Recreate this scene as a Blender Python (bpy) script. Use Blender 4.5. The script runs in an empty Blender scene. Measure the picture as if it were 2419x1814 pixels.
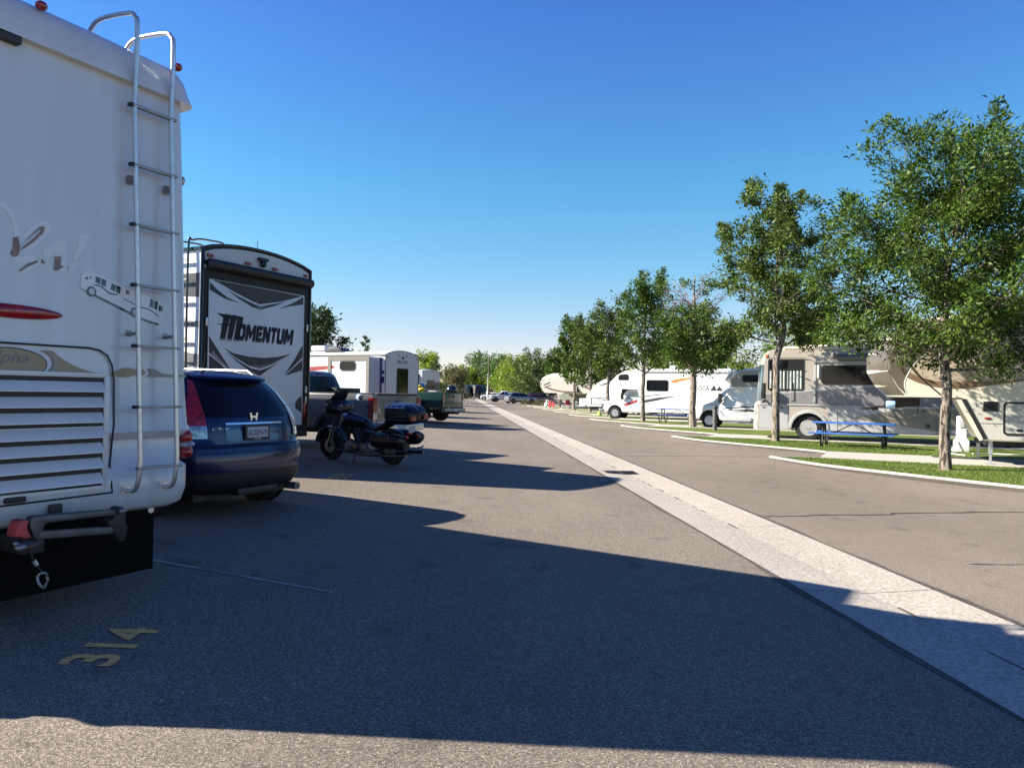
import bpy, bmesh, math, random
import numpy as np
from mathutils import Matrix, Vector
R = math.radians
sin, cos, pi = math.sin, math.cos, math.pi
SC = bpy.context.scene
COL = SC.collection

# ------------------------------------------------------------------ camera
FPX = 1747.0; CAMH = 1.6
cam_d = bpy.data.cameras.new('camera'); cam = bpy.data.objects.new('camera', cam_d); COL.objects.link(cam)
cam_d.sensor_width = 36; cam_d.lens = FPX * 36 / 2419; cam_d.clip_end = 3000; cam_d.clip_start = 0.05
CM = Matrix.Translation((0, 0, CAMH)) @ (Matrix.Rotation(R(90 + .69), 4, 'X') @ Matrix.Rotation(R(1.03), 4, 'Z'))
cam.matrix_world = CM
SC.camera = cam

ROAD = R(3.9)
def uv2w(u, v):                       # road frame (u across, v along) -> world
    return (u * cos(ROAD) - v * sin(ROAD), u * sin(ROAD) + v * cos(ROAD))
def w2uv(X, Y):
    return (X * cos(ROAD) + Y * sin(ROAD), -X * sin(ROAD) + Y * cos(ROAD))
def gz(X, Y):                         # ground height: the left side rises gently from the gutter
    u, v = w2uv(X, Y)
    if u > 2.86: return 0.0
    return min(.19, .0277 * (2.86 - u))

# ------------------------------------------------------------------ tags
def tag(o, label=None, cat=None, group=None, kind=None):
    if label: o['label'] = label
    if cat: o['category'] = cat
    if group: o['group'] = group
    if kind: o['kind'] = kind
    return o

class Frame:                          # a thing: an Empty at its base, local x forward, y left, z up
    def __init__(s, name, X, Y, bearing, label, cat, group=None, z=None, ref=None, tilt=0):
        rz = R(90 - bearing)
        if ref:                       # (lx, ly): the local point that stands at X, Y
            c, sn = cos(rz), sin(rz)
            X, Y = X - (ref[0] * c - ref[1] * sn), Y - (ref[0] * sn + ref[1] * c)
        if z is None: z = gz(X, Y)
        o = bpy.data.objects.new(name, None); COL.objects.link(o)
        o.empty_display_size = .3
        o.location = (X, Y, z); o.rotation_euler = (tilt, 0, rz)
        tag(o, label, cat, group)
        s.o = o
        s.M = Matrix.Translation((X, Y, z)) @ Matrix.Rotation(rz, 4, 'Z') @ Matrix.Rotation(tilt, 4, 'X')
        s.Mi = s.M.inverted()
    def hit(s, px, py, axis, val):    # where a measured sight line meets one of the thing's own flat faces
        d = CM.to_3x3() @ Vector(((px - 1209.5) / FPX, (907 - py) / FPX, -1))
        p = s.Mi @ Vector((0, 0, CAMH)); d = s.Mi.to_3x3() @ d
        t = (val - p[axis]) / d[axis]
        return p + d * t
    def rear(s, pts, x=0.0):
        r = [s.hit(a, b, 0, x) for a, b in pts]; return [(q.y, q.z) for q in r]
    def side(s, pts, y):
        r = [s.hit(a, b, 1, y) for a, b in pts]; return [(q.x, q.z) for q in r]
def crop(pts, ox, oy, k): return [(ox + a * k, oy + b * k) for a, b in pts]

# ------------------------------------------------------------------ materials
MATS = {}
def nn(nt, t, **kw):
    n = nt.nodes.new(t)
    for k, v in kw.items(): setattr(n, k, v)
    return n
def mat(name, col, rough=.5, metal=0, coat=0, var=0, vs=3, bump=0, bs=40, dirt=None, dirt_amt=.0, spec=.5, emit=None):
    if name in MATS: return MATS[name]
    m = bpy.data.materials.new(name); m.use_nodes = True; nt = m.node_tree
    b = nt.nodes['Principled BSDF']; L = nt.links
    b.inputs['Roughness'].default_value = rough; b.inputs['Metallic'].default_value = metal
    b.inputs['Coat Weight'].default_value = coat; b.inputs['Coat Roughness'].default_value = .04
    b.inputs['Specular IOR Level'].default_value = spec
    tc = nn(nt, 'ShaderNodeTexCoord')
    nz = nn(nt, 'ShaderNodeTexNoise'); nz.inputs['Scale'].default_value = vs; nz.inputs['Detail'].default_value = 6
    L.new(tc.outputs['Object'], nz.inputs['Vector'])
    mx = nn(nt, 'ShaderNodeMix', data_type='RGBA')
    c = col; v = max(var, .03)
    d = dirt if dirt else tuple(k * (1 - v) for k in c)
    mx.inputs['A'].default_value = (*[min(1, k * (1 + v * .5)) for k in c], 1)
    mx.inputs['B'].default_value = (*d, 1)
    rp = nn(nt, 'ShaderNodeMapRange'); rp.inputs['From Min'].default_value = .35; rp.inputs['From Max'].default_value = .7
    rp.inputs['To Max'].default_value = dirt_amt if dirt else 1
    L.new(nz.outputs['Fac'], rp.inputs['Value']); L.new(rp.outputs['Result'], mx.inputs['Factor'])
    L.new(mx.outputs['Result'], b.inputs['Base Color'])
    if bump:
        n2 = nn(nt, 'ShaderNodeTexNoise'); n2.inputs['Scale'].default_value = bs; n2.inputs['Detail'].default_value = 4
        L.new(tc.outputs['Object'], n2.inputs['Vector'])
        bp = nn(nt, 'ShaderNodeBump'); bp.inputs['Strength'].default_value = bump; bp.inputs['Distance'].default_value = .01
        L.new(n2.outputs['Fac'], bp.inputs['Height']); L.new(bp.outputs['Normal'], b.inputs['Normal'])
    if emit:
        b.inputs['Emission Color'].default_value = (*emit, 1); b.inputs['Emission Strength'].default_value = 1
    MATS[name] = m; return m

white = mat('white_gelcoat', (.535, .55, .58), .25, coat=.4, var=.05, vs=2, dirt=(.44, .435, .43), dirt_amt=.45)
white2 = mat('white_fibreglass', (.78, .78, .77), .35, coat=.2, var=.04, vs=1.5, dirt=(.66, .645, .61), dirt_amt=.3)
cream = mat('cream_fibreglass', (.7, .64, .52), .35, coat=.2, dirt=(.58, .52, .42), dirt_amt=.35, vs=2)
tan = mat('tan_paint', (.42, .35, .27), .35, coat=.3, var=.08)
brown = mat('brown_decal', (.17, .11, .065), .4, coat=.2, var=.1)
taupe = mat('taupe_paint', (.40, .355, .31), .3, coat=.4, var=.05)
mauve = mat('mauve_grey_paint', (.22, .21, .22), .3, coat=.4, var=.05)
silverp = mat('silver_grey_paint', (.42, .42, .42), .3, coat=.4, var=.05)
black = mat('black_plastic', (.012, .012, .013), .55, var=.2, vs=8)
blackg = mat('gloss_black_paint', (.008, .008, .01), .18, coat=.6)
darkg = mat('dark_grey_decal', (.05, .052, .056), .4, var=.1)
midg = mat('mid_grey_decal', (.17, .17, .18), .4, var=.1)
lightg = mat('light_grey_panel', (.46, .47, .48), .35, coat=.2, var=.05)
rubber = mat('tyre_rubber', (.018, .018, .018), .85, var=.3, vs=12, bump=.3, bs=60)
glass = mat('dark_window_glass', (.005, .006, .007), .05, spec=.42)
def streaky(m, sc=(5, 5, .35), scale=1.4, amt=None):
    nt = m.node_tree
    for n in list(nt.nodes):
        if n.type == 'TEX_NOISE' and n.inputs['Vector'].links:
            mp = nn(nt, 'ShaderNodeMapping'); mp.inputs['Scale'].default_value = sc; n.inputs['Scale'].default_value = scale
            src = n.inputs['Vector'].links[0].from_socket
            nt.links.new(src, mp.inputs['Vector']); nt.links.new(mp.outputs['Vector'], n.inputs['Vector'])
flapm = mat('flap_rubber', (.004, .004, .004), .9, spec=.1)
matt = mat('matt_black_panel', (.009, .009, .011), .45, spec=.3)
chrome = mat('polished_metal', (.85, .85, .85), .2, metal=.8)
alu = mat('brushed_aluminium', (.6, .6, .6), .35, metal=.75, var=.1, vs=20)
steel = mat('dull_steel', (.28, .28, .28), .5, metal=.8, var=.2, vs=15)
redl = mat('red_lamp_lens', (.27, .005, .007), .14, coat=.6, var=.4, vs=18)
amber = mat('amber_lamp_lens', (.6, .16, .015), .15, coat=1.0, var=.3, vs=18)
clearl = mat('clear_lamp_lens', (.42, .42, .42), .1, metal=.5, coat=1.0, var=.6, vs=25)
gold = mat('gold_decal', (.3, .235, .15), .45, metal=.1, var=.15)
ghost = mat('faded_adhesive_ghost', (.60, .615, .65), .4, var=.05)
stain = mat('brown_faded_lettering', (.22, .15, .13), .5, var=.5, vs=14)
redp = mat('faded_red_paint', (.4, .04, .05), .5, var=.3, vs=20)
bluep = mat('deep_blue_metallic', (.002, .006, .055), .3, metal=.25, coat=.5)
navy = mat('navy_paint', (.01, .02, .12), .25, metal=.3, coat=1.0)
greenp = mat('dark_green_metallic', (.003, .036, .03), .3, metal=.3, coat=.6)
pewter = mat('pewter_metallic_paint', (.15, .148, .135), .32, metal=.35, coat=.6, var=.06)
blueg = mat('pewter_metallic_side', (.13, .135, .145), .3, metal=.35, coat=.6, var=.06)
tableb = mat('blue_plastic_coating', (.025, .12, .42), .45, var=.15, bump=.4, bs=120)
yellowp = mat('yellow_plastic', (.7, .5, .03), .5)
lime = mat('lime_plastic', (.6, .62, .08), .5)
orange = mat('orange_decal', (.75, .25, .02), .5, var=.5, vs=6)
redd = mat('dull_red_decal', (.36, .05, .05), .45, var=.3, vs=6)
curtain = mat('pale_curtain', (.42, .47, .45), .8, var=.3, vs=10)
whitep = mat('white_marking', (.8, .8, .8), .5)
iron = mat('cast_iron', (.06, .05, .045), .7, var=.3, vs=30)
conc = mat('post_concrete', (.5, .49, .47), .8, var=.15, vs=8, bump=.2)
greyw = mat('weathered_grey_wood', (.12, .12, .12), .85, var=.4, vs=12, bump=.4)
bluel = mat('pale_blue_sticker', (.3, .5, .75), .4)
skyb = mat('cobalt_stripe', (.12, .16, .4), .4)

def ground_mat(name, ca, cb, stone=120., big=.5, rough=.9, bump=.5, dist=.004, stains=.2, hi=None):
    m = bpy.data.materials.new(name); m.use_nodes = True; nt = m.node_tree; L = nt.links
    b = nt.nodes['Principled BSDF']; b.inputs['Roughness'].default_value = rough
    b.inputs['Specular IOR Level'].default_value = .25
    tc = nn(nt, 'ShaderNodeTexCoord')
    v = nn(nt, 'ShaderNodeTexVoronoi'); v.inputs['Scale'].default_value = stone; L.new(tc.outputs['Object'], v.inputs['Vector'])
    n = nn(nt, 'ShaderNodeTexNoise'); n.inputs['Scale'].default_value = stone * .55; n.inputs['Detail'].default_value = 3
    L.new(tc.outputs['Object'], n.inputs['Vector'])
    sep = nn(nt, 'ShaderNodeSeparateColor'); L.new(v.outputs['Color'], sep.inputs['Color'])
    rp = nn(nt, 'ShaderNodeValToRGB'); L.new(sep.outputs['Red'], rp.inputs['Fac'])
    e = rp.color_ramp.elements; e[0].color = (*ca, 1); e[1].color = (*cb, 1); e[0].position = .1; e[1].position = .8
    if hi:
        q = e.new(.96); q.color = (*hi, 1)
    nb = nn(nt, 'ShaderNodeTexNoise'); nb.inputs['Scale'].default_value = big; nb.inputs['Detail'].default_value = 8; nb.inputs['Roughness'].default_value = .65
    mp = nn(nt, 'ShaderNodeMapping'); mp.inputs['Rotation'].default_value = (0, 0, ROAD); mp.inputs['Scale'].default_value = (1, .45, 1)
    L.new(tc.outputs['Object'], mp.inputs['Vector']); L.new(mp.outputs['Vector'], nb.inputs['Vector'])
    r2 = nn(nt, 'ShaderNodeMapRange'); r2.inputs['From Min'].default_value = .3; r2.inputs['From Max'].default_value = .7
    r2.inputs['To Min'].default_value = 1 - stains; r2.inputs['To Max'].default_value = 1 + stains * .6
    L.new(nb.outputs['Fac'], r2.inputs['Value'])
    r3 = nn(nt, 'ShaderNodeMapRange'); r3.inputs['From Min'].default_value = .35; r3.inputs['From Max'].default_value = .65
    r3.inputs['To Min'].default_value = .7; r3.inputs['To Max'].default_value = 1.15
    L.new(n.outputs['Fac'], r3.inputs['Value'])
    mm = nn(nt, 'ShaderNodeMath', operation='MULTIPLY'); L.new(r2.outputs['Result'], mm.inputs[0]); L.new(r3.outputs['Result'], mm.inputs[1])
    if name == 'turf':
        t1 = nn(nt, 'ShaderNodeTexNoise'); t1.inputs['Scale'].default_value = .9; t1.inputs['Detail'].default_value = 6; L.new(tc.outputs['Object'], t1.inputs['Vector'])
        t2 = nn(nt, 'ShaderNodeMapRange'); t2.inputs['From Min'].default_value = .48; t2.inputs['From Max'].default_value = .68; t2.inputs['To Max'].default_value = .6
        L.new(t1.outputs['Fac'], t2.inputs['Value'])
        t3 = nn(nt, 'ShaderNodeMix', data_type='RGBA'); L.new(t2.outputs['Result'], t3.inputs['Factor']); L.new(rp.outputs['Color'], t3.inputs['A']); t3.inputs['B'].default_value = (.24, .25, .06, 1)
        class _o: pass
        rp = _o(); rp.outputs = {'Color': t3.outputs['Result']}
    if name.startswith('asphalt'):
        w1 = nn(nt, 'ShaderNodeTexNoise'); w1.inputs['Scale'].default_value = 2.1; w1.inputs['Detail'].default_value = 5; L.new(tc.outputs['Object'], w1.inputs['Vector'])
        w2 = nn(nt, 'ShaderNodeMapRange'); w2.inputs['From Min'].default_value = .6; w2.inputs['From Max'].default_value = .7; w2.inputs['To Min'].default_value = 1; w2.inputs['To Max'].default_value = .72
        L.new(w1.outputs['Fac'], w2.inputs['Value'])
        m4 = nn(nt, 'ShaderNodeMath', operation='MULTIPLY'); L.new(mm.outputs[0], m4.inputs[0]); L.new(w2.outputs['Result'], m4.inputs[1]); mm = m4
    sc = nn(nt, 'ShaderNodeVectorMath', operation='SCALE'); L.new(rp.outputs['Color'], sc.inputs[0]); L.new(mm.outputs[0], sc.inputs['Scale'])
    L.new(sc.outputs['Vector'], b.inputs['Base Color'])
    ad = nn(nt, 'ShaderNodeMath', operation='ADD'); L.new(v.outputs['Distance'], ad.inputs[0]); L.new(n.outputs['Fac'], ad.inputs[1])
    bp = nn(nt, 'ShaderNodeBump'); bp.inputs['Strength'].default_value = bump; bp.inputs['Distance'].default_value = dist
    L.new(ad.outputs[0], bp.inputs['Height']); L.new(bp.outputs['Normal'], b.inputs['Normal'])
    return m
def leaf_mat(name, a, b_, trans=.35):
    m = bpy.data.materials.new(name); m.use_nodes = True; nt = m.node_tree; L = nt.links
    p = nt.nodes['Principled BSDF']; out = nt.nodes['Material Output']
    p.inputs['Roughness'].default_value = .5; p.inputs['Specular IOR Level'].default_value = .3
    tc = nn(nt, 'ShaderNodeTexCoord'); n = nn(nt, 'ShaderNodeTexNoise'); n.inputs['Scale'].default_value = 1.1; n.inputs['Detail'].default_value = 3
    L.new(tc.outputs['Object'], n.inputs['Vector'])
    g = nn(nt, 'ShaderNodeNewGeometry')
    ad = nn(nt, 'ShaderNodeMath', operation='ADD'); L.new(n.outputs['Fac'], ad.inputs[0])
    ml = nn(nt, 'ShaderNodeMath', operation='MULTIPLY_ADD'); L.new(g.outputs['Random Per Island'], ml.inputs[0]); ml.inputs[1].default_value = .6; ml.inputs[2].default_value = -.3
    L.new(ml.outputs[0], ad.inputs[1])
    r = nn(nt, 'ShaderNodeMapRange'); r.inputs['From Min'].default_value = .25; r.inputs['From Max'].default_value = .75
    L.new(ad.outputs[0], r.inputs['Value'])
    mx = nn(nt, 'ShaderNodeMix', data_type='RGBA'); mx.inputs['A'].default_value = (*a, 1); mx.inputs['B'].default_value = (*b_, 1)
    L.new(r.outputs['Result'], mx.inputs['Factor']); L.new(mx.outputs['Result'], p.inputs['Base Color'])
    t = nn(nt, 'ShaderNodeBsdfTranslucent'); L.new(mx.outputs['Result'], t.inputs['Color'])
    ms = nn(nt, 'ShaderNodeMixShader'); ms.inputs['Fac'].default_value = trans
    L.new(p.outputs['BSDF'], ms.inputs[1]); L.new(t.outputs['BSDF'], ms.inputs[2]); L.new(ms.outputs['Shader'], out.inputs['Surface'])
    return m
bark = mat('ash_bark', (.27, .225, .18), .9, var=.5, vs=6, bump=1.0, bs=22, dirt=(.055, .042, .034), dirt_amt=1)
streaky(white); streaky(white2, (3, 3, .5), 1.0)
def bark_fix():
    nt = bark.node_tree                # long vertical furrows
    for n in list(nt.nodes):
        if n.type == 'TEX_NOISE':
            mp = nn(nt, 'ShaderNodeMapping'); mp.inputs['Scale'].default_value = (3.2, 3.2, .7)
            src = n.inputs['Vector'].links[0].from_socket
            nt.links.new(src, mp.inputs['Vector']); nt.links.new(mp.outputs['Vector'], n.inputs['Vector'])
        if n.type == 'BUMP': n.inputs['Distance'].default_value = .06
        if n.type == 'MAP_RANGE': n.inputs['From Min'].default_value = .46; n.inputs['From Max'].default_value = .58
bark_fix()
twigm = mat('pale_dead_twigs', (.36, .27, .24), .9, var=.3, vs=6)

# ------------------------------------------------------------------ mesh builder
class MB:
    def __init__(s): s.v = []; s.f = []
    def add(s, vs, fs):
        o = len(s.v); s.v += [tuple(p) for p in vs]; s.f += [tuple(i + o for i in f) for f in fs]; return s
    def box(s, x0, x1, y0, y1, z0, z1):
        return s.add([(x0, y0, z0), (x1, y0, z0), (x1, y1, z0), (x0, y1, z0), (x0, y0, z1), (x1, y0, z1), (x1, y1, z1), (x0, y1, z1)],
                     [(0, 3, 2, 1), (4, 5, 6, 7), (0, 1, 5, 4), (1, 2, 6, 5), (2, 3, 7, 6), (3, 0, 4, 7)])
    def prism(s, pts, ax, a, b):      # 2D outline in the other two axes, pushed from a to b along axis ax
        n = len(pts)
        def P(p, k):
            if ax == 0: return (k, p[0], p[1])
            if ax == 1: return (p[0], k, p[1])
            return (p[0], p[1], k)
        vs = [P(p, a) for p in pts] + [P(p, b) for p in pts]
        fs = [tuple(range(n)), tuple(range(2 * n - 1, n - 1, -1))] + [(i, (i + 1) % n, n + (i + 1) % n, n + i) for i in range(n)]
        return s.add(vs, fs)
    def rings(s, rs, cap=True, closed=True):
        n = len(rs[0]); vs = [p for r in rs for p in r]; fs = []
        for k in range(len(rs) - 1):
            for i in range(n if closed else n - 1):
                j = (i + 1) % n
                fs.append((k * n + i, k * n + j, (k + 1) * n + j, (k + 1) * n + i))
        if cap: fs += [tuple(range(n)), tuple(range(len(vs) - n, len(vs)))]
        return s.add(vs, fs)
    def tube(s, path, r, n=8, cap=True):
        P = [Vector(p) for p in path]; rs = []
        rr = r if hasattr(r, '__len__') else [r] * len(P)
        up = None
        for i, p in enumerate(P):
            a = P[max(i - 1, 0)]; b = P[min(i + 1, len(P) - 1)]; t = (b - a).normalized()
            if up is None:
                up = Vector((0, 0, 1)) if abs(t.z) < .9 else Vector((1, 0, 0))
            u = t.cross(up).normalized(); w = u.cross(t).normalized(); up = w
            rs.append([p + u * rr[i] * cos(2 * pi * k / n) + w * rr[i] * sin(2 * pi * k / n) for k in range(n)])
        return s.rings(rs, cap)
    def lathe(s, prof, c, ax=1, n=24):   # prof: (radius, along)
        rs = []
        for r, h in prof:
            ring = []
            for k in range(n):
                a = 2 * pi * k / n; p = [0, 0, 0]
                p[ax] = c[ax] + h; p[(ax + 1) % 3] = c[(ax + 1) % 3] + r * cos(a); p[(ax + 2) % 3] = c[(ax + 2) % 3] + r * sin(a)
                ring.append(tuple(p))
            rs.append(ring)
        return s.rings(rs)
    def ell(s, c, r, n=14, m=8, tilt=0):
        rs = []
        for i in range(m + 1):
            a = -pi / 2 + pi * i / m; q = max(cos(a), .001)
            ring = []
            for k in range(n):
                b = 2 * pi * k / n
                x, y, z = r[0] * q * cos(b), r[1] * q * sin(b), r[2] * sin(a)
                x, z = x * cos(tilt) - z * sin(tilt), x * sin(tilt) + z * cos(tilt)
                ring.append((c[0] + x, c[1] + y, c[2] + z))
            rs.append(ring)
        return s.rings(rs)
    def grid(s, fn, us, vs_):
        P = [[fn(u, v) for v in vs_] for u in us]
        return s.rings(P, cap=False, closed=False)

def build(name, mb, m, parent=None, bevel=0, seg=2, ang=40, weld=False, smooth=True):
    me = bpy.data.meshes.new(name); me.from_pydata([tuple(v) for v in mb.v], [], mb.f)
    bm = bmesh.new(); bm.from_mesh(me)
    if weld: bmesh.ops.remove_doubles(bm, verts=bm.verts, dist=1e-4)
    bmesh.ops.recalc_face_normals(bm, faces=bm.faces)
    if bevel:
        es = [e for e in bm.edges if len(e.link_faces) == 2 and e.calc_face_angle(0) > R(28)]
        if es: bmesh.ops.bevel(bm, geom=es, offset=bevel, segments=seg, affect='EDGES', profile=.6, clamp_overlap=True)
    if smooth:
        for f in bm.faces: f.smooth = True
    bm.to_mesh(me); bm.free()
    if smooth: me.set_sharp_from_angle(angle=R(ang))
    me.materials.append(m)
    o = bpy.data.objects.new(name, me); COL.objects.link(o)
    if parent is not None: o.parent = parent.o if isinstance(parent, Frame) else parent
    return o
def struct(name, mb, m, kind='structure', **k):
    o = build(name, mb, m, None, **k); o['kind'] = kind; return o

def rrect(x0, x1, z0, z1, r, n=5):
    out = []
    for cx, cz, a0 in ((x1 - r, z1 - r, 0), (x0 + r, z1 - r, 90), (x0 + r, z0 + r, 180), (x1 - r, z0 + r, 270)):
        for k in range(n + 1):
            a = R(a0 + 90 * k / n); out.append((cx + r * cos(a), cz + r * sin(a)))
    return out
def ellp(cx, cz, rx, rz, n=28, a0=0, a1=360):
    return [(cx + rx * cos(R(a0 + (a1 - a0) * k / n)), cz + rz * sin(R(a0 + (a1 - a0) * k / n))) for k in range(n)]
def bez(pts, n=8):                      # Catmull-Rom through points (open)
    out = []
    for i in range(len(pts) - 1):
        p0 = pts[max(i - 1, 0)]; p1 = pts[i]; p2 = pts[i + 1]; p3 = pts[min(i + 2, len(pts) - 1)]
        for k in range(n):
            t = k / n
            out.append(tuple(.5 * (2 * b + (c - a) * t + (2 * a - 5 * b + 4 * c - d) * t * t + (-a + 3 * b - 3 * c + d) * t ** 3) for a, b, c, d in zip(p0, p1, p2, p3)))
    out.append(tuple(pts[-1])); return out

def side_panel(par, name, pts, y, m, t=.003, bevel=0, sgn=1):
    return build(name, MB().prism(pts, 1, y, y + sgn * t), m, par, bevel=bevel)
def rear_panel(par, name, pts, x, m, t=.003, bevel=0):
    return build(name, MB().prism(pts, 0, x, x - t), m, par, bevel=bevel)
def multi_side(par, name, polys, y, m, t=.003):
    mb = MB()
    for p in polys: mb.prism(p, 1, y, y + t)
    return build(name, mb, m, par)
def multi_rear(par, name, polys, x, m, t=.003):
    mb = MB()
    for p in polys: mb.prism(p, 0, x, x - t)
    return build(name, mb, m, par)
def window(par, rect, y, frame=black, t=.02, r=.08, fw=.03, pane=glass, axis=1, sgn=1):
    x0, x1, z0, z1 = rect
    f = build('window', MB().prism(rrect(x0, x1, z0, z1, r), axis, y, y + sgn * t), frame, par)
    build('pane', MB().prism(rrect(x0 + fw, x1 - fw, z0 + fw, z1 - fw, max(r - fw, .01)), axis, y + sgn * t, y + sgn * (t + .004)), pane, f)
    return f

def text(name, s, m, par, org, xd, yd, h=None, w=None, bold=0, shear=0, ext=.002, sp=1):
    cu = bpy.data.curves.new('t', 'FONT'); cu.body = s; cu.offset = bold; cu.shear = shear; cu.space_character = sp
    cu.resolution_u = 3
    ob = bpy.data.objects.new('t', cu); COL.objects.link(ob)
    dg = bpy.context.evaluated_depsgraph_get(); dg.update()
    me = bpy.data.meshes.new_from_object(ob.evaluated_get(dg)); bpy.data.objects.remove(ob); bpy.data.curves.remove(cu)
    co = np.zeros(len(me.vertices) * 3); me.vertices.foreach_get('co', co); co = co.reshape(-1, 3)
    mn, mxx = co.min(0), co.max(0)
    sx = w / (mxx[0] - mn[0]) if w else None
    sy = h / (mxx[1] - mn[1]) if h else sx
    if sx is None: sx = sy
    xd = Vector(xd).normalized(); yd = Vector(yd).normalized(); nd = xd.cross(yd)
    bm = bmesh.new(); bm.from_mesh(me)
    for v in bm.verts:
        v.co = Vector(org) + xd * (v.co.x - mn[0]) * sx + yd * (v.co.y - mn[1]) * sy
    if ext:
        r = bmesh.ops.extrude_face_region(bm, geom=bm.faces[:])
        for e in r['geom']:
            if isinstance(e, bmesh.types.BMVert): e.co += nd * ext
        bmesh.ops.recalc_face_normals(bm, faces=bm.faces)
    bm.to_mesh(me); bm.free(); me.name = name; me.materials.clear(); me.materials.append(m)
    o = bpy.data.objects.new(name, me); COL.objects.link(o)
    if par is not None: o.parent = par.o if isinstance(par, Frame) else par
    return o

# ------------------------------------------------------------------ wheels
def wheel(par, x, y, r, w=.24, sgn=1, style='steel', z=None):
    z = r if z is None else z
    k = r / .37
    t = build('wheel', MB().lathe([(r * .62, -w * .42), (r * .9, -w * .5), (r * .985, -w * .38), (r, -w * .15), (r, w * .15), (r * .985, w * .38), (r * .9, w * .5), (r * .62, w * .42)], (x, y, z), 1, 36), rubber, par, ang=50)
    yo = y + sgn * w * .38
    s = sgn
    mb = MB()
    mb.lathe([(r * .63, s * .02), (r * .6, s * .035), (r * .55, s * .0), (r * .45, -s * .03), (r * .2, -s * .02), (r * .17, s * .03), (r * .05, s * .035)], (x, yo, z), 1, 28)
    o = build('rim', mb, {'steel': alu, 'chrome': chrome, 'dark': blackg, 'white': white}[style], t, ang=30)
    hb = MB(); n = 8 if style != 'dark' else 6
    for i in range(n):
        a = 2 * pi * i / n
        hb.lathe([(r * .1, 0), (r * .1, s * .006)], (x + cos(a) * r * .38, yo - s * .018, z + sin(a) * r * .38), 1, 8)
    build('rim_hole', hb, black, t)
    nb = MB()
    for i in range(6):
        a = 2 * pi * (i + .5) / 6
        nb.lathe([(r * .03, 0), (r * .03, s * .03)], (x + cos(a) * r * .24, yo - s * .01, z + sin(a) * r * .24), 1, 6)
    build('wheel_nut', nb, chrome, t)
    return t

def arch(cx, r, zb, zc=None, n=12):    # points of a wheel arch opening, from front to back, over a body bottom at zb
    zc = .36 if zc is None else zc
    a0 = math.asin(max(-1, min(1, (zb - zc) / r)))
    return [(cx + r * cos(a0 + (pi - 2 * a0) * k / n), zc + r * sin(a0 + (pi - 2 * a0) * k / n)) for k in range(n + 1)]

# box body with a nose that is rounded in plan
def nosed(levels, xr, w, n=10, rr=.06):
    """levels: (z, x_front, bulge, half-width scale)"""
    rs = []
    for z, xf, bl, ws in levels:
        hw = w / 2 * ws; ring = [(xr + rr, -hw, z)]
        for k in range(n + 1):
            t = -1 + 2 * k / n
            ring.append((xf + bl * (max(0, 1 - abs(t) ** 2.6)), hw * t, z))
        ring += [(xr + rr, hw, z), (xr, hw - rr, z), (xr, -hw + rr, z)]
        rs.append(ring)
    return MB().rings(rs)
# ------------------------------------------------------------------ light and sky
SUN_B, SUN_E = -88.5, 32.8
sd = bpy.data.lights.new('sun', 'SUN'); so = bpy.data.objects.new('sun', sd); COL.objects.link(so)
sd.energy = 5.0; sd.angle = R(.53); sd.color = (1, .92, .79)
sv = Vector((sin(R(SUN_B)) * cos(R(SUN_E)), cos(R(SUN_B)) * cos(R(SUN_E)), sin(R(SUN_E))))
so.rotation_euler = (-sv).to_track_quat('-Z', 'Y').to_euler(); so.location = sv * 60
W = bpy.data.worlds.new('World'); SC.world = W; W.use_nodes = True; nt = W.node_tree
sky = nn(nt, 'ShaderNodeTexSky'); sky.sky_type = 'NISHITA'; sky.sun_disc = False
sky.sun_elevation = R(SUN_E); sky.sun_rotation = R(SUN_B); sky.altitude = 1350
sky.air_density = 1.0; sky.dust_density = .25; sky.ozone_density = 3.0
bg = nt.nodes['Background']; bg.inputs['Strength'].default_value = .05
# the air of this high desert: deeper blue overhead, paler at the horizon
wt = nn(nt, 'ShaderNodeTexCoord'); ws_ = nn(nt, 'ShaderNodeSeparateXYZ'); nt.links.new(wt.outputs['Generated'], ws_.inputs['Vector'])
wr = nn(nt, 'ShaderNodeValToRGB'); nt.links.new(ws_.outputs['Z'], wr.inputs['Fac'])
e_ = wr.color_ramp.elements; e_[0].position = .0; e_[0].color = (.72, .55, .52, 1); e_[1].position = .8; e_[1].color = (.21, .27, .58, 1)
for p_, c_ in ((.07, (.66, .55, .53, 1)), (.16, (.46, .63, .62, 1)), (.27, (.34, .66, .71, 1)), (.46, (.29, .52, .84, 1))):
    q_ = e_.new(p_); q_.color = c_
wm = nn(nt, 'ShaderNodeMix', data_type='RGBA', blend_type='MULTIPLY'); wm.inputs['Factor'].default_value = 1
nt.links.new(sky.outputs['Color'], wm.inputs['A']); nt.links.new(wr.outputs['Color'], wm.inputs['B'])
nt.links.new(wm.outputs['Result'], bg.inputs['Color']); bg.inputs['Strength'].default_value = .1
vs = SC.view_settings; vs.view_transform = 'Standard'; vs.look = 'None'; vs.gamma = 1; vs.exposure = 1.5

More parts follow.
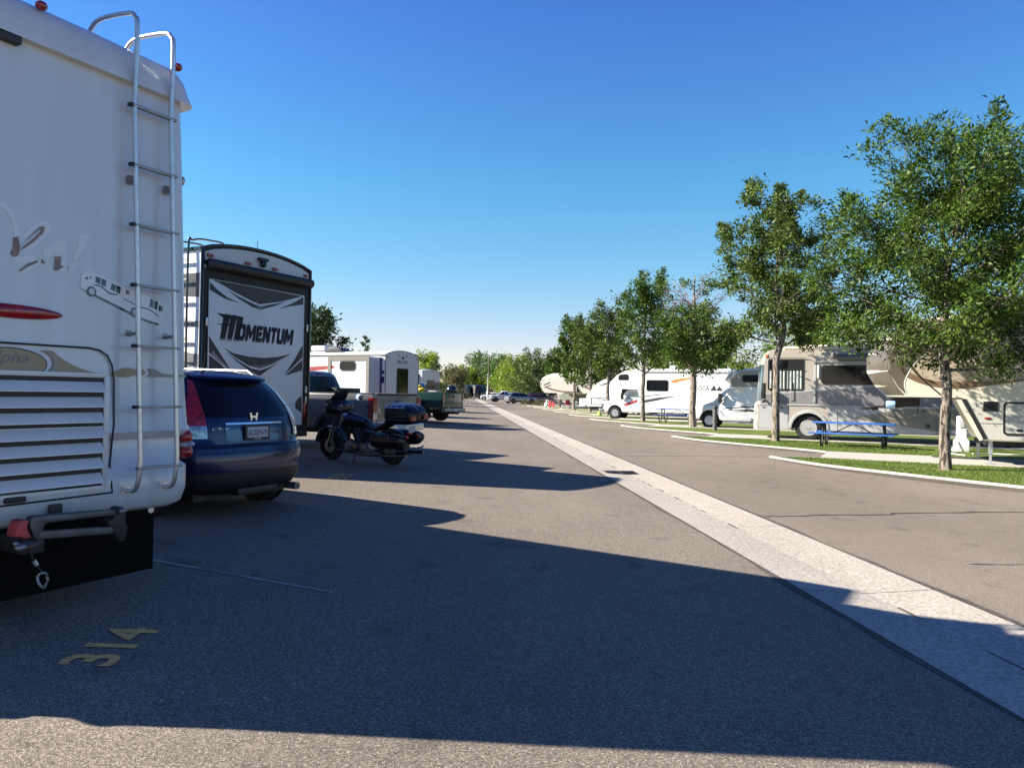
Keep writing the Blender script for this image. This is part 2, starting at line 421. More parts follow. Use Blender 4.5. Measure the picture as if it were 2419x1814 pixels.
# ------------------------------------------------------------------ ground
asph = ground_mat('asphalt_old', (.11, .094, .077), (.245, .208, .166), 150, .3, bump=.55, dist=.004, stains=.26, hi=(.38, .33, .27))
asph2 = ground_mat('asphalt_right', (.15, .126, .102), (.225, .19, .153), 160, .25, bump=.5, dist=.004, stains=.26, hi=(.34, .29, .23))
asph3 = ground_mat('asphalt_seal_edge', (.05, .045, .04), (.12, .105, .09), 100, 3, bump=.7, dist=.005, stains=.4)
gutm = ground_mat('gutter_concrete', (.365, .33, .285), (.395, .36, .312), 60, .9, bump=.08, dist=.002, stains=.12)
padm = ground_mat('pad_concrete', (.40, .37, .33), (.47, .44, .395), 60, .9, bump=.15, dist=.002, stains=.08)
curbm = ground_mat('curb_concrete', (.42, .39, .35), (.5, .47, .42), 60, 2, bump=.2, dist=.002, stains=.15)
grassm = ground_mat('turf', (.065, .10, .012), (.18, .25, .035), 55, .8, rough=.8, bump=1.0, dist=.02, stains=.3)
tarm = mat('tar_seal', (.05, .045, .04), .6, var=.3, vs=4)

def strip_profile(prof, v0, v1, dz=0, n=1):
    mb = MB(); rs = []
    vsx = [v0 + (v1 - v0) * i / n for i in range(n + 1)]
    for v in vsx: rs.append([(*uv2w(u, v), z + dz) for u, z in prof])
    return mb.rings(rs, cap=False, closed=False)
LP = [(-500, .19), (-4, .19), (2.86, 0), (3.43, -.03), (4.0, 0)]
struct('ground', strip_profile(LP[:], -300, 700), asph, smooth=False)
struct('road', strip_profile([(4.0, 0), (600, 0)], -300, 700), asph2, smooth=False)
# concrete gutter in slabs with joints between them
mb = MB(); v = -12
while v < 186:
    a, b = v + .006, v + 3.0 - .006
    mb.rings([[(*uv2w(u, q), z + .006) for u, z in [(2.86, 0), (3.43, -.03), (4.0, 0)]] for q in (a, b)], cap=False, closed=False)
    v += 3.0
struct('gutter', mb, gutm, smooth=False)
random.seed(5)
mb = MB()
for u0, sg in ((2.86, -1), (4.0, 1)):      # darker worn seam along both sides of the gutter
    rs = []; v = -10
    while v < 150:
        w = .03 + .06 * random.random(); rs.append([(*uv2w(u0, v), gz(*uv2w(u0, v)) + .004), (*uv2w(u0 + sg * w, v), gz(*uv2w(u0 + sg * w, v)) + .004)])
        v += .35 + .4 * random.random()
    mb.rings(rs, cap=False, closed=False)
struct('gutter_seam', mb, asph3, smooth=False)
mb = MB(); v = -3
while v < 60:                          # grit lying in the channel
    L_ = .1 + random.random() * .7
    if random.random() < .6:
        rs = [[(*uv2w(3.43 + random.gauss(0, .006), v + L_ * t), -.0225), (*uv2w(3.45 + random.gauss(0, .01), v + L_ * t), -.0218)] for t in (0, .3, .6, 1)]
        mb.rings(rs, cap=False, closed=False)
    v += L_ + .15
struct('gutter_grit', mb, asph3, kind='stuff', smooth=False)
# drain grate
fr = Frame('drain_grate', *uv2w(3.3, 15.2), -3.9, 'dark iron drain grate set in the concrete gutter at a shadow tip', 'drain grate', z=-.018)
build('frame', MB().box(-.3, .3, -.36, .36, .0, .012), iron, fr)
mb = MB()
for j in range(2):
    for i in range(9):
        y = -.33 + j * .34
        mb.box(-.26 + i * .06, -.235 + i * .06, y, y + .3, .012, .018)
build('bar', mb, black, fr)
# lines of tar and faded paint
def ribbon(pts, w, z0, z1=None, jit=0):
    mb = MB(); P = [Vector((p[0], p[1], 0)) for p in pts]; rs = []
    for i, p in enumerate(P):
        t = (P[min(i + 1, len(P) - 1)] - P[max(i - 1, 0)]).normalized(); nrm = Vector((-t.y, t.x, 0))
        ww = w / 2 * (1 + jit * (random.random() - .5))
        a, b = p - nrm * ww, p + nrm * ww
        za, zb = gz(a.x, a.y), gz(b.x, b.y)
        if z1 is None: rs.append([(a.x, a.y, za + z0), (b.x, b.y, zb + z0)])
        else: rs.append([(a.x, a.y, z0), (b.x, b.y, z0), (b.x, b.y, z1), (a.x, a.y, z1)])
    return mb.rings(rs, cap=z1 is not None, closed=z1 is not None)
def wob(a, b, n, k):
    out = []
    for i in range(n + 1):
        t = i / n; out.append(uv2w(a[0] + (b[0] - a[0]) * t + 0, a[1] + (b[1] - a[1]) * t + k * sin(t * 7 + a[0]) * .5 + k * (random.random() - .5)))
    return out
struct('road_crack', ribbon(wob((4.1, 9.72), (6.0, 9.95), 20, .05) + wob((6.1, 10.05), (14, 10.7), 30, .08), .05, .004, jit=.8), tarm)
struct('road_crack', ribbon(wob((4.1, 19.1), (8.4, 19.55), 20, .05), .04, .004, jit=.8), tarm)
struct('road_crack', ribbon(wob((5.0, 7.0), (7.6, 6.7), 20, .06), .016, .004, jit=.9), tarm)
struct('road_crack', ribbon(wob((6.1, 6.9), (6.6, 7.05), 5, .02), .05, .0055, jit=.9), tarm)
faded = ground_mat('faded_line_paint', (.24, .225, .19), (.42, .40, .36), 60, 3, bump=.4, dist=.003, stains=.5)
p0 = uv2w(-2.55, 6.38); p1 = uv2w(-.92, 5.55)
struct('painted_line', ribbon([(p0[0] + (p1[0] - p0[0]) * t, p0[1] + (p1[1] - p0[1]) * t) for t in (-2.5, -1, 0, .5, 1)], .045, .004, jit=.5), faded)
struct('painted_line', ribbon([uv2w(-6.5 + i, 12.6 - .45 * i) for i in range(6)], .06, .004, jit=.5), faded)
yl = mat('worn_yellow_paint', (.85, .47, .15), .8, var=.4, vs=60)
def number(s, u, v, w, h):
    X, Y = uv2w(u, v); a = R(86.1 + 6)
    xd = Vector((cos(a), sin(a), 0)); yd = Vector((-sin(a), cos(a), 0))
    sl = Vector((0.0277, 0, 1)).normalized()
    o = text('painted_number', s, yl, None, (X, Y, gz(X, Y) + .005), xd - xd.dot(sl) * sl, yd - yd.dot(sl) * sl, h=h, w=w, bold=.02, ext=0)
    o['kind'] = 'structure'
number('314', -1.80, 4.02, .62, .295)
number('315', -1.85, 12.35, .7, .34)

# ------------------------------------------------------------------ the sawtooth of lawns and pads on the right
PITCH = 9.2
tip0 = (8.25, 19.2)
front = bez([(0, 0), (.33, -2.1), (1.0, -3.75), (1.65, -5.15), (2.2, -6.25), (2.57, -7.2)], 5)
A = (1.18, -.3); B = (2.57, 2.0); pd = (.878, -.478)
lawn = MB(); pads = MB(); curbs = MB(); apron = MB()
for k in range(-2, 9):
    o = (tip0[0], tip0[1] + PITCH * k)
    T = lambda p: uv2w(o[0] + p[0], o[1] + p[1])
    far = lambda p, L: (p[0] + pd[0] * L, p[1] + pd[1] * L)
    Bn = (B[0], B[1] - PITCH)
    Aw = (A[0] + .1, A[1] - .05)
    g = [(0.04, 0)] + [(a + .04, b) for a, b in front[1:]] + [far(Bn, 14), far(A, 15.6), A]
    g = [T(p) for p in g]
    lawn.add([(x, y, .03) for x, y in g], [tuple(range(len(g)))])
    lawn.add([(x, y, z) for z in (.0, .03) for x, y in g], [(i, (i + 1) % len(g), len(g) + (i + 1) % len(g), len(g) + i) for i in range(len(g))])
    q = [T(p) for p in (A, far(A, 15.6), far(B, 14), B)]
    n = 5
    for i in range(n):
        def L(p, s): return far(p, 14.0 * s)
        s0, s1 = (i + .0015) / n, (i + 1 - .0015) / n
        q = [T(p) for p in (L(A, s0), L(A, s1), L(B, s1), L(B, s0))]
        pads.prism(q, 2, .0, .036)
    fr_ = [T(p) for p in front]
    curbs2 = ribbon([T(p) for p in front], .09, 0.0, .05)
    curbs.add(curbs2.v, curbs2.f)
    c2 = ribbon([T((.03, 0)), T(A)], .09, 0, .05); curbs.add(c2.v, c2.f)
    c3 = ribbon([T(far(B, .0)), T(far(B, 8))], .07, 0, .046); curbs.add(c3.v, c3.f)
bands = MB(); rb = random.Random(8)
for k in range(-2, 9):
    o = (tip0[0], tip0[1] + PITCH * k); rs = []
    for i_, (a, b) in enumerate(front):
        x0, x1 = a - .04, a - .12 - .55 * min(1, i_ / 12) * (.8 + .3 * rb.random())
        rs.append([(*uv2w(o[0] + x0, o[1] + b - .02), .0035), (*uv2w(o[0] + x1, o[1] + b - .25), .0035)])
    q_ = MB().rings(rs, cap=False, closed=False); bands.add(q_.v, q_.f)
struct('asphalt_band', bands, ground_mat('asphalt_band', (.085, .07, .056), (.16, .135, .106), 150, 2.5, bump=.7, dist=.005, stains=.35), smooth=False)
struct('pads', pads, padm, smooth=False)
struct('curb', curbs, curbm, smooth=False)
# far lawn behind the sites and a bank beyond
lawn2 = MB().rings([[(*uv2w(u, v), .022) for u in (21.5, 34)] for v in (-20, 120)], cap=False, closed=False)
lawn.add(lawn2.v, lawn2.f)
struct('lawn', lawn, grassm, kind='stuff', smooth=False)
mb = MB().rings([[(*uv2w(u, v), .2) for u in (-40, -17)] for v in (-30, 110)], cap=False, closed=False)
struct('lawn', mb, grassm, kind='stuff', smooth=False)

# short blades where the turf edge is nearest, so that it does not read as felt
rng = np.random.default_rng(3)
def blades(poly_uv, n, name):
    us = np.array(poly_uv); lo, hi = us.min(0), us.max(0)
    P = lo + (hi - lo) * rng.random((n * 3, 2))
    def inside(P):
        c = np.zeros(len(P), bool); m = len(us)
        for i in range(m):
            a, b = us[i], us[i - 1]
            cond = ((a[1] > P[:, 1]) != (b[1] > P[:, 1])) & (P[:, 0] < (b[0] - a[0]) * (P[:, 1] - a[1]) / (b[1] - a[1] + 1e-9) + a[0])
            c ^= cond
        return c
    P = P[inside(P)][:n]; n = len(P)
    a = rng.random(n) * 2 * pi; h = .02 + .035 * rng.random(n)
    ca, sa = cos(ROAD), sin(ROAD)
    X = P[:, 0] * ca - P[:, 1] * sa; Y = P[:, 0] * sa + P[:, 1] * ca
    w = .006
    V = np.zeros((n, 3, 3))
    V[:, 0] = np.stack([X - w * np.cos(a), Y - w * np.sin(a), np.full(n, .028)], 1)
    V[:, 1] = np.stack([X + w * np.cos(a), Y + w * np.sin(a), np.full(n, .028)], 1)
    V[:, 2] = np.stack([X + h * .6 * np.sin(a * 3), Y + h * .6 * np.cos(a * 5), .028 + h], 1)
    me = bpy.data.meshes.new(name); me.from_pydata([], [], [])
    me.vertices.add(n * 3); me.vertices.foreach_set('co', V.ravel()); me.loops.add(n * 3); me.loops.foreach_set('vertex_index', np.arange(n * 3))
    me.polygons.add(n); me.polygons.foreach_set('loop_start', np.arange(0, n * 3, 3)); me.polygons.foreach_set('loop_total', np.full(n, 3)); me.update()
    me.materials.append(leaf_mat('blade', (.075, .12, .018), (.18, .25, .05), .3))
    ob = bpy.data.objects.new(name, me); COL.objects.link(ob); ob['kind'] = 'stuff'
for k, n in ((0, 42000), (1, 26000)):
    o = (tip0[0], tip0[1] + PITCH * k)
    far = lambda p, L: (p[0] + pd[0] * L, p[1] + pd[1] * L)
    g = [(.1, 0)] + [(a + .1, b) for a, b in front[1:]] + [far((B[0], B[1] - PITCH), 3), far(A, 7), A]
    blades([(o[0] + a, o[1] + b) for a, b in g], n, 'grass')

# ------------------------------------------------------------------ trees
def leaf_mesh(name, C, D, L, asp, m, par, droop=.35):
    """C: centres, D: outward directions, L: lengths; one folded leaf each"""
    n = len(C)
    ax = D + rng.normal(0, .75, (n, 3)); ax[:, 2] -= droop; ax /= np.linalg.norm(ax, axis=1, keepdims=True) + 1e-9
    rnd = rng.normal(0, 1, (n, 3)); sd_ = np.cross(ax, rnd); sd_ /= np.linalg.norm(sd_, axis=1, keepdims=True) + 1e-9
    nr = np.cross(ax, sd_)
    L = L[:, None]; w = L * asp
    V = np.stack([C, C + ax * L * .45 + sd_ * w + nr * w * .4, C + ax * L - nr * L * .12, C + ax * L * .45 - sd_ * w + nr * w * .4], 1)
    me = bpy.data.meshes.new(name)
    me.vertices.add(n * 4); me.vertices.foreach_set('co', V.ravel()); me.loops.add(n * 4); me.loops.foreach_set('vertex_index', np.arange(n * 4))
    me.polygons.add(n); me.polygons.foreach_set('loop_start', np.arange(0, n * 4, 4)); me.polygons.foreach_set('loop_total', np.full(n, 4)); me.update()
    me.materials.append(m)
    o = bpy.data.objects.new(name, me); COL.objects.link(o); o.parent = par
    return o
lm_ash = leaf_mat('ash_leaf', (.022, .058, .007), (.10, .17, .018), .26)
lm_ash2 = leaf_mat('ash_leaf_dusty', (.03, .065, .010), (.12, .175, .026), .26)
lm_lime = leaf_mat('yellow_green_leaf', (.11, .19, .012), (.27, .38, .035), .4)
lm_dark = leaf_mat('dark_leaf', (.014, .04, .012), (.045, .09, .02), .25)
lm_mid = leaf_mat('mid_green_leaf', (.04, .10, .02), (.12, .22, .05), .35)
lm_brown = leaf_mat('brownish_leaf', (.10, .10, .035), (.17, .16, .07), .25)
lm_pine = leaf_mat('pine_needles', (.03, .075, .025), (.09, .16, .06), .2)

def tree(name, X, Y, H, base, rad, label, cat='tree', seed=1, leaves=12000, ls=.12, lm=None, r0=.14, limbs=16, dead=0, group=None,
         shape=.45, sparse=0, zg=0, lean=(0, 0), asp=.2, spread=.34, trunk_only_to=None, cl=.26):
    rnd = random.Random(seed)
    e = bpy.data.objects.new(name, None); COL.objects.link(e); e.location = (X, Y, zg); tag(e, label, cat, group)
    tk = MB(); dtw = MB(); cl_c = []; cl_d = []; cl_s = []
    def wobble(a, b, n, k):
        out = [Vector(a)]
        for i in range(1, n):
            t = i / n; out.append(Vector(a).lerp(Vector(b), t) + Vector((rnd.gauss(0, k), rnd.gauss(0, k), rnd.gauss(0, k * .5))))
        out.append(Vector(b)); return out
    top = Vector((lean[0], lean[1], H * .93))
    lead = wobble((0, 0, base * .9), top, 6, .07 * rad / 2)
    tr = [Vector((0, 0, -.05)), Vector((0, 0, .12)), Vector((rnd.gauss(0, .02), rnd.gauss(0, .02), base * .35)), Vector((rnd.gauss(0, .03), rnd.gauss(0, .03), base * .7))] + lead
    rs = [r0 * 1.45, r0 * 1.12, r0, r0 * .92] + [r0 * (.85 * (1 - i / 7) + .06) for i in range(len(lead))]
    tk.tube(bez([tuple(p) for p in tr], 3), np.interp(np.linspace(0, len(tr) - 1, (len(tr) - 1) * 3 + 1), range(len(tr)), rs).tolist(), 10)
    def prof(t):                       # crown radius against height fraction
        a = math.sin(pi * min(1, (t + .06)) ** shape) if t > 0 else 0
        return rad * max(.12, (sin(pi * min(.98, .12 + .86 * t) ** (shape * 2)) ** .7))
    for i in range(limbs):
        t0 = i / limbs; zb = base + (H * .8 - base) * t0 * .95
        az = i * 2.4 + rnd.uniform(-.5, .5)
        tt = min(.9, t0 * .8 + rnd.uniform(.06, .26)); zt = base + (H - base) * tt
        rr = prof(tt) * rnd.choice((.55, .8, .95, 1.05, 1.2)) * rnd.uniform(.93, 1.07)
        k = zb / max(H * .95, .1); sx, sy = lean[0] * k, lean[1] * k
        a = Vector((sx * .8, sy * .8, zb)); b = Vector((sx + cos(az) * rr, sy + sin(az) * rr, zt))
        mid = a.lerp(b, .45) + Vector((0, 0, -.06 * rr))
        path = bez([tuple(a), tuple(mid + Vector((rnd.gauss(0, .1), rnd.gauss(0, .1), 0))), tuple(b)], 4)
        rl = r0 * .42 * (1 - .6 * t0)
        tk.tube(path, [rl * (1 - .85 * q / 8) for q in range(9)], 6)
        nsub = 6 + int(rnd.random() * 4)
        for s in range(nsub):
            f = .3 + .7 * (s + rnd.random() * .6) / nsub; q = Vector(path[min(8, int(f * 8))])
            dr = Vector((cos(az + rnd.gauss(0, 1.0)), sin(az + rnd.gauss(0, 1.0)), rnd.uniform(-.15, 1.0) if q.z < H * .75 else rnd.uniform(-.1, .5))).normalized()
            ln = rad * rnd.uniform(.22, .5) * (1.1 - .4 * f); c = q + dr * ln
            isd = dead and (c.z - base) / (H - base) > dead and rnd.random() < .85
            tgt = dtw if isd else tk
            pp = bez([tuple(q), tuple(q.lerp(c, .5) + Vector((rnd.gauss(0, .06), rnd.gauss(0, .06), .03))), tuple(c)], 2)
            tgt.tube(pp, [rl * .3, rl * .26, rl * .2, rl * .14, rl * .08] if not isd else [.016, .014, .011, .008, .005], 4)
            if isd:
                for _ in range(5):
                    d2 = (dr + Vector((rnd.gauss(0, .5), rnd.gauss(0, .5), rnd.gauss(.2, .4)))).normalized(); st = q.lerp(c, rnd.uniform(.3, 1))
                    en = st + d2 * rnd.uniform(.2, .55); dtw.tube([st, st.lerp(en, .5) + Vector((rnd.gauss(0, .03), 0, 0)), en], [.008, .006, .003], 3)
                continue
            for j in range(4):
                if rnd.random() < sparse + .12: continue
                w = c.lerp(q, rnd.uniform(0, .6)) + Vector((rnd.gauss(0, .12), rnd.gauss(0, .12), rnd.gauss(0, .1))) * rad / 2; w.z = min(w.z, H * .97)
                cl_c.append(w); cl_d.append((w - Vector((0, 0, (base + H) / 2))).normalized() + Vector((0, 0, .4))); cl_s.append(rnd.uniform(.6, 1.35))
                if j: tk.tube([q.lerp(c, .6), w], [rl * .12, .004], 3)
        if not (dead and tt > dead) and rnd.random() < .75:      # a leader shoot standing up from the limb end
            sh = rnd.uniform(.1, .26) * rad; nb = 4; sh = max(.05, min(sh, (H * .985 - b.z) / 1.15))
            e2 = b + Vector((cos(az) * sh * .3, sin(az) * sh * .3, sh * 1.15)); tk.tube([b, e2], [rl * .2, .006], 3)
            for j in range(nb):
                w = b.lerp(e2, (j + .5) / nb) + Vector((rnd.gauss(0, .04), rnd.gauss(0, .04), 0)) * rad; cl_c.append(w); cl_d.append(Vector((cos(az) * .4, sin(az) * .4, .9))); cl_s.append(.75 - .1 * j)
    if not dead:
        for i in range(10):
            w = top + Vector((rnd.gauss(0, .1), rnd.gauss(0, .1), -i * .18)) * 1; cl_c.append(w); cl_d.append(Vector((0, 0, 1))); cl_s.append(.6)
    build('trunk', tk, bark, e, ang=60)
    if dtw.v: build('bare_twigs', dtw, twigm, e, ang=60)['kind'] = 'stuff'
    nC = len(cl_c); per = max(3, leaves // nC); sig = spread * cl * rad
    C = np.repeat(np.array([tuple(c) for c in cl_c]), per, 0); S = np.repeat(np.array(cl_s), per)
    off = rng.normal(0, 1, C.shape) * (sig * S)[:, None] * np.array([1, 1, .75]); D = np.repeat(np.array([tuple(c) for c in cl_d]), per, 0) * .5 + off / sig * .5
    leaf_mesh('crown', C + off, D, ls * (.45 + 1.1 * rng.random(len(C)) ** 1.3), asp, lm or lm_ash, e)
    return e
G = 'young ash trees in a row along the right side'
def at(px, d): return ((px - 1209.5) / FPX * d, d)
def rowtree(px, py_d, *a, **k):
    X, Y = at(px, py_d); return tree('ash_tree', X, Y, *a, group=G, **k)
rowtree(2236, 16.8, 8.15, 2.3, 2.65, 'large dense ash tree nearest the camera, in front of the cream fifth wheel', seed=11, leaves=66000, ls=.1, r0=.118, limbs=38, lm=lm_ash, spread=.2, asp=.19)
rowtree(1834, 26.6, 9.6, 3.4, 2.75, 'tall open ash tree in front of the taupe motorhome', seed=23, leaves=36000, ls=.12, r0=.13, limbs=26, lm=lm_ash2, sparse=.4, spread=.18, asp=.22)
rowtree(1638, 37.6, 8.3, 2.7, 2.1, 'ash tree with a bare dead top, between two white motorhomes', seed=34, leaves=19000, ls=.15, r0=.17, limbs=24, lm=lm_ash, dead=.58, spread=.3)
rowtree(1520, 45.0, 9.7, 2.8, 1.9, 'narrow ash tree whose trunk crosses the white motorhome with the orange mark', seed=45, leaves=14000, ls=.17, r0=.13, limbs=22, lm=lm_ash, spread=.27)
rowtree(1436, 56.5, 8.9, 2.6, 1.8, 'fifth ash tree of the row, rising behind the white cab-over bunk', seed=56, leaves=11000, ls=.21, r0=.13, limbs=18, lm=lm_ash2, spread=.4)
rowtree(1395, 66, 8.6, 2.4, 1.9, 'sixth ash tree of the row, above the slanted nose of the white travel trailer', seed=67, leaves=11000, ls=.23, r0=.13, limbs=18, lm=lm_ash2, spread=.4)
rowtree(1357, 74.5, 9.9, 2.4, 1.7, 'seventh ash tree of the row, tall and tapering, in front of the parked fifth wheels', seed=78, leaves=11000, ls=.25, r0=.16, limbs=18, lm=lm_ash, spread=.4)
rowtree(1323, 84, 6.9, 2.2, 1.9, 'farthest and shortest ash tree of the row, beside the bicycles', seed=89, leaves=8000, ls=.27, r0=.13, limbs=16, lm=lm_ash, spread=.4)
G2 = 'trees behind the right-hand sites'
for i, (px, d, H, r, lab, lm) in enumerate([
        (1575, 62, 7.0, 2.4, 'bright green tree behind the white motorhome with the orange mark', lm_lime),
        (1715, 56, 7.6, 2.8, 'bright yellow-green tree just left of the taupe motorhome roof', lm_lime),
        (1905, 52, 8.2, 2.6, 'yellow-green tree peeping over the middle of the taupe motorhome roof', lm_lime),
        (2020, 50, 8.6, 2.8, 'pale green tree over the rear of the taupe motorhome', lm_lime),
        (2190, 50, 6.8, 2.6, 'green tree hidden behind the cream fifth wheel', lm_mid),
        (1660, 70, 7.0, 2.6, 'tree behind the dead-topped ash', lm_mid)]):
    X, Y = at(px, d); tree('leafy_tree', X, Y, H, 1.5, r, lab, seed=100 + i, leaves=7000, ls=.24, lm=lm, limbs=14, group=G2, spread=.5)
G3 = 'trees at the far end of the road'
for i, (px, d, H, b, r, lab, lm) in enumerate([
        (1133, 196, 13.0, 2.5, 4.4, 'tallest far tree, rounded, at the very end of the road', lm_mid),
        (1106, 190, 8.6, 1.5, 3.4, 'low far tree at the left end of the far clump', lm_lime),
        (1180, 185, 11.5, 2.5, 4.2, 'far blue-green tree with a rounded top right of the poles', lm_mid),
        (1200, 150, 8.2, 1.0, 4.2, 'far yellow-green tree behind the white pickup', lm_lime),
        (1163, 192, 9.6, 1.5, 3.8, 'far tree just behind the thin pole', lm_mid),
        (1222, 140, 9.4, 1.2, 3.2, 'far pointed tree behind the grey car', lm_lime),
        (1246, 133, 8.2, 1.0, 3.4, 'far olive tree above the bonnet of the grey car', lm_ash2),
        (1266, 128, 9.6, 1.0, 3.0, 'far peaked tree left of the distant fifth wheel', lm_ash2),
        (1285, 126, 7.2, 1.0, 2.6, 'far dark tree touching the nose of the distant fifth wheel', lm_dark),
        (1078, 100, 5.4, 1.0, 1.9, 'brownish tree beyond the green pickup', lm_brown),
        (1062, 108, 5.2, 1.0, 1.6, 'second brownish tree beyond the green pickup, farther left', lm_brown)]):
    X, Y = at(px, d); tree('distant_tree', X, Y, H, b, r, lab, seed=200 + i, leaves=4200, ls=.42 * d / 150, lm=lm, limbs=13, group=G3, spread=.5, r0=.2)
X, Y = at(738, 44); tree('broadleaf_tree', X, Y, 6.9, 1.5, 1.55, 'dark green tree rising behind the black-framed trailer', seed=301, leaves=14000, ls=.2, lm=lm_dark, limbs=18, spread=.5)
X, Y = at(1008, 82); tree('leafy_tree', X, Y, 6.2, 1.5, 2.0, 'light green tree behind the right corner of the white travel trailer', seed=302, leaves=6000, ls=.26, lm=lm_lime, limbs=14, spread=.5)

def pine(px, d, H, r, label, seed=1):
    X, Y = at(px, d); rnd = random.Random(seed)
    e = bpy.data.objects.new('pine_tree', None); COL.objects.link(e); e.location = (X, Y, .19); tag(e, label, 'tree')
    tk = MB().tube([(0, 0, 0), (0, 0, H)], [.12, .02], 6); C = []; D = []
    z = 1.2; i = 0
    while z < H:
        rr = r * (1 - (z / H) ** 1.6) + .12; az = i * 2.4
        b = Vector((cos(az) * rr, sin(az) * rr, z + rr * .75)); tk.tube([(0, 0, z), tuple(b * .6 + Vector((0, 0, z * .4 - .05))), tuple(b)], [.03, .02, .008], 4)
        for t in np.linspace(.35, 1.05, 8):
            C.append((b.x * t, b.y * t, z + (b.z - z) * t)); D.append((b.x * .4, b.y * .4, .8))
        z += .3; i += 1
    build('trunk', tk, bark, e)
    C = np.repeat(np.array(C), 12, 0); D = np.repeat(np.array(D), 12, 0); C = C + rng.normal(0, .05, C.shape)
    leaf_mesh('crown', C, D, .2 * (.6 + .8 * rng.random(len(C))), .13, lm_pine, e, droop=-.1)
pine(862, 58, 5.5, .95, 'lone young pine top above the white travel trailer roof', 4)
pine(1027, 74, 4.4, 1.3, 'dark conifer beside the light green tree right of the travel trailer', 5)
# ================================================================== the near motorhome on the left
FA = Frame('motorhome', -2.34, 5.45, -61.5, 'white motorhome at the left edge, with rear ladder and louvred engine grille', 'motorhome', ref=(0, -1.25), z=.135)
lv = []
for z, xo, hw in [(.60, .10, 1.20), (.64, .03, 1.235), (.74, .0, 1.25), (.90, .0, 1.25), (.93, .035, 1.22), (1.10, .035, 1.22), (1.12, .01, 1.245), (1.155, -.015, 1.265), (1.20, .0, 1.25), (1.5, .02, 1.235), (2.4, .05, 1.23), (3.3, .09, 1.215), (3.62, .11, 1.205)]:
    ring = []
    X0, X1 = xo, 11.3
    rr = .11
    for cx, cy, a0 in ((X0 + rr, -hw + rr, 270), (X1 - .3, -hw + .3, 270 + 0)):
        pass
    # rear-right corner, rear-left corner (rounded), then the nose
    for k in range(5): a = R(270 - 90 * k / 4); ring.append((X0 + rr + rr * cos(a), -hw + rr + rr * sin(a), z))
    for k in range(5): a = R(180 - 90 * k / 4); ring.append((X0 + rr + rr * cos(a), hw - rr + rr * sin(a), z))
    for k in range(7): a = R(90 - 180 * k / 6); ring.append((X1 - .4 + .4 * cos(a), hw * (sin(a)), z))
    lv.append(ring)
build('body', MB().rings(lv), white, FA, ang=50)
# roof cap with its overhanging, rounded edge
rc = MB(); ysr = [-1.31, -1.308, -1.302, -1.288, -1.265, -1.235, -1.19, -1.14, -.5, 0, .5, 1.14, 1.19, 1.235, 1.265, 1.288, 1.302, 1.308, 1.31]
def ztop(y):
    a = abs(y); q = max(0, min(1, (a - 1.14) / .17))
    return 3.84 - .02 * (a / 1.31) ** 2 - .26 * (1 - math.sqrt(max(0, 1 - q * q)))
prof = []
for y in ysr: prof.append((y, ztop(y)))
def capring(x, drop, sc=1):
    return [(x, y * sc, max(z - drop, 3.55)) for y, z in prof] + [(x, 1.31 * sc, 3.54), (x, -1.31 * sc, 3.54)]
rc.rings([capring(.05, .30, .895), capring(.058, .24, .925), capring(.085, .14, .948), capring(.13, .06, .962), capring(.18, .02, .968), capring(.28, 0, .968), capring(11.0, 0, .968), capring(11.3, .25, .968)])
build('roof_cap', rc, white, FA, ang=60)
build('roof_ac_or_shadow_box', MB().box(.4, 2.6, -.22, 1.15, 3.82, 4.9), white, FA, bevel=.08, seg=3)  # oversized box out of view, added to lengthen the motorhome's shadow
build('roof_ac_or_shadow_box', MB().box(5.0, 6.0, -.35, .35, 3.88, 4.2), white, FA, bevel=.08, seg=3)
so_ = build('slide_out', MB().box(1.12, 8.2, -1.80, -1.24, .95, 3.70), white, FA, bevel=.02)
build('slide_topper', MB().box(1.12, 8.2, -1.79, -1.25, 3.70, 3.73), white2, so_)
# access panel, louvres
RX = .012
build('panel_seam', MB().tube([(RX, 1.0, 1.705), (RX, -.46, 1.705), (RX, -.53, 1.695), (RX, -.585, 1.66), (RX - .002, -.615, 1.60), (RX - .004, -.63, 1.5), (-.004, -.63, 1.2), (-.018, -.615, 1.155), (.03, -.64, 1.08), (.03, -.63, .94), (-.004, -.625, .80), (-.006, -.63, .76), (-.006, 1.0, .745)], .006, 5), black, FA)
gz0, gz1 = .815, 1.515
mb = MB()
mb.prism([(-.59, gz0 - .03), (-.59, gz1 + .03), (-.555, gz1), (-.555, gz0)], 0, .04, -.012)
mb.prism([(-.59, gz1 + .03), (1.0, gz1 + .03), (1.0, gz1), (-.555, gz1)], 0, .04, -.012)
mb.prism([(-.59, gz0 - .03), (-.555, gz0), (1.0, gz0), (1.0, gz0 - .03)], 0, .04, -.012)
gr = build('grille_frame', mb, white, FA, bevel=.004)
build('grille_backing', MB().box(.004, .0, -.555, 1.0, gz0, gz1), black, gr)
for i in range(7):
    z1 = gz1 - .028 - i * .098
    m2 = MB(); y0, y1 = -.545, 1.0
    m2.add([(-.002, y0, z1), (-.002, y1, z1), (-.045, y1, z1 - .055), (-.045, y0 + .0, z1 - .055), (-.045, y0, z1 - .066), (-.045, y1, z1 - .066), (.0, y1, z1 - .02), (.0, y0, z1 - .02)],
           [(0, 1, 2, 3), (3, 2, 5, 4), (4, 5, 6, 7), (0, 3, 4, 7), (1, 6, 5, 2)])
    build('louvre', m2, white, gr)
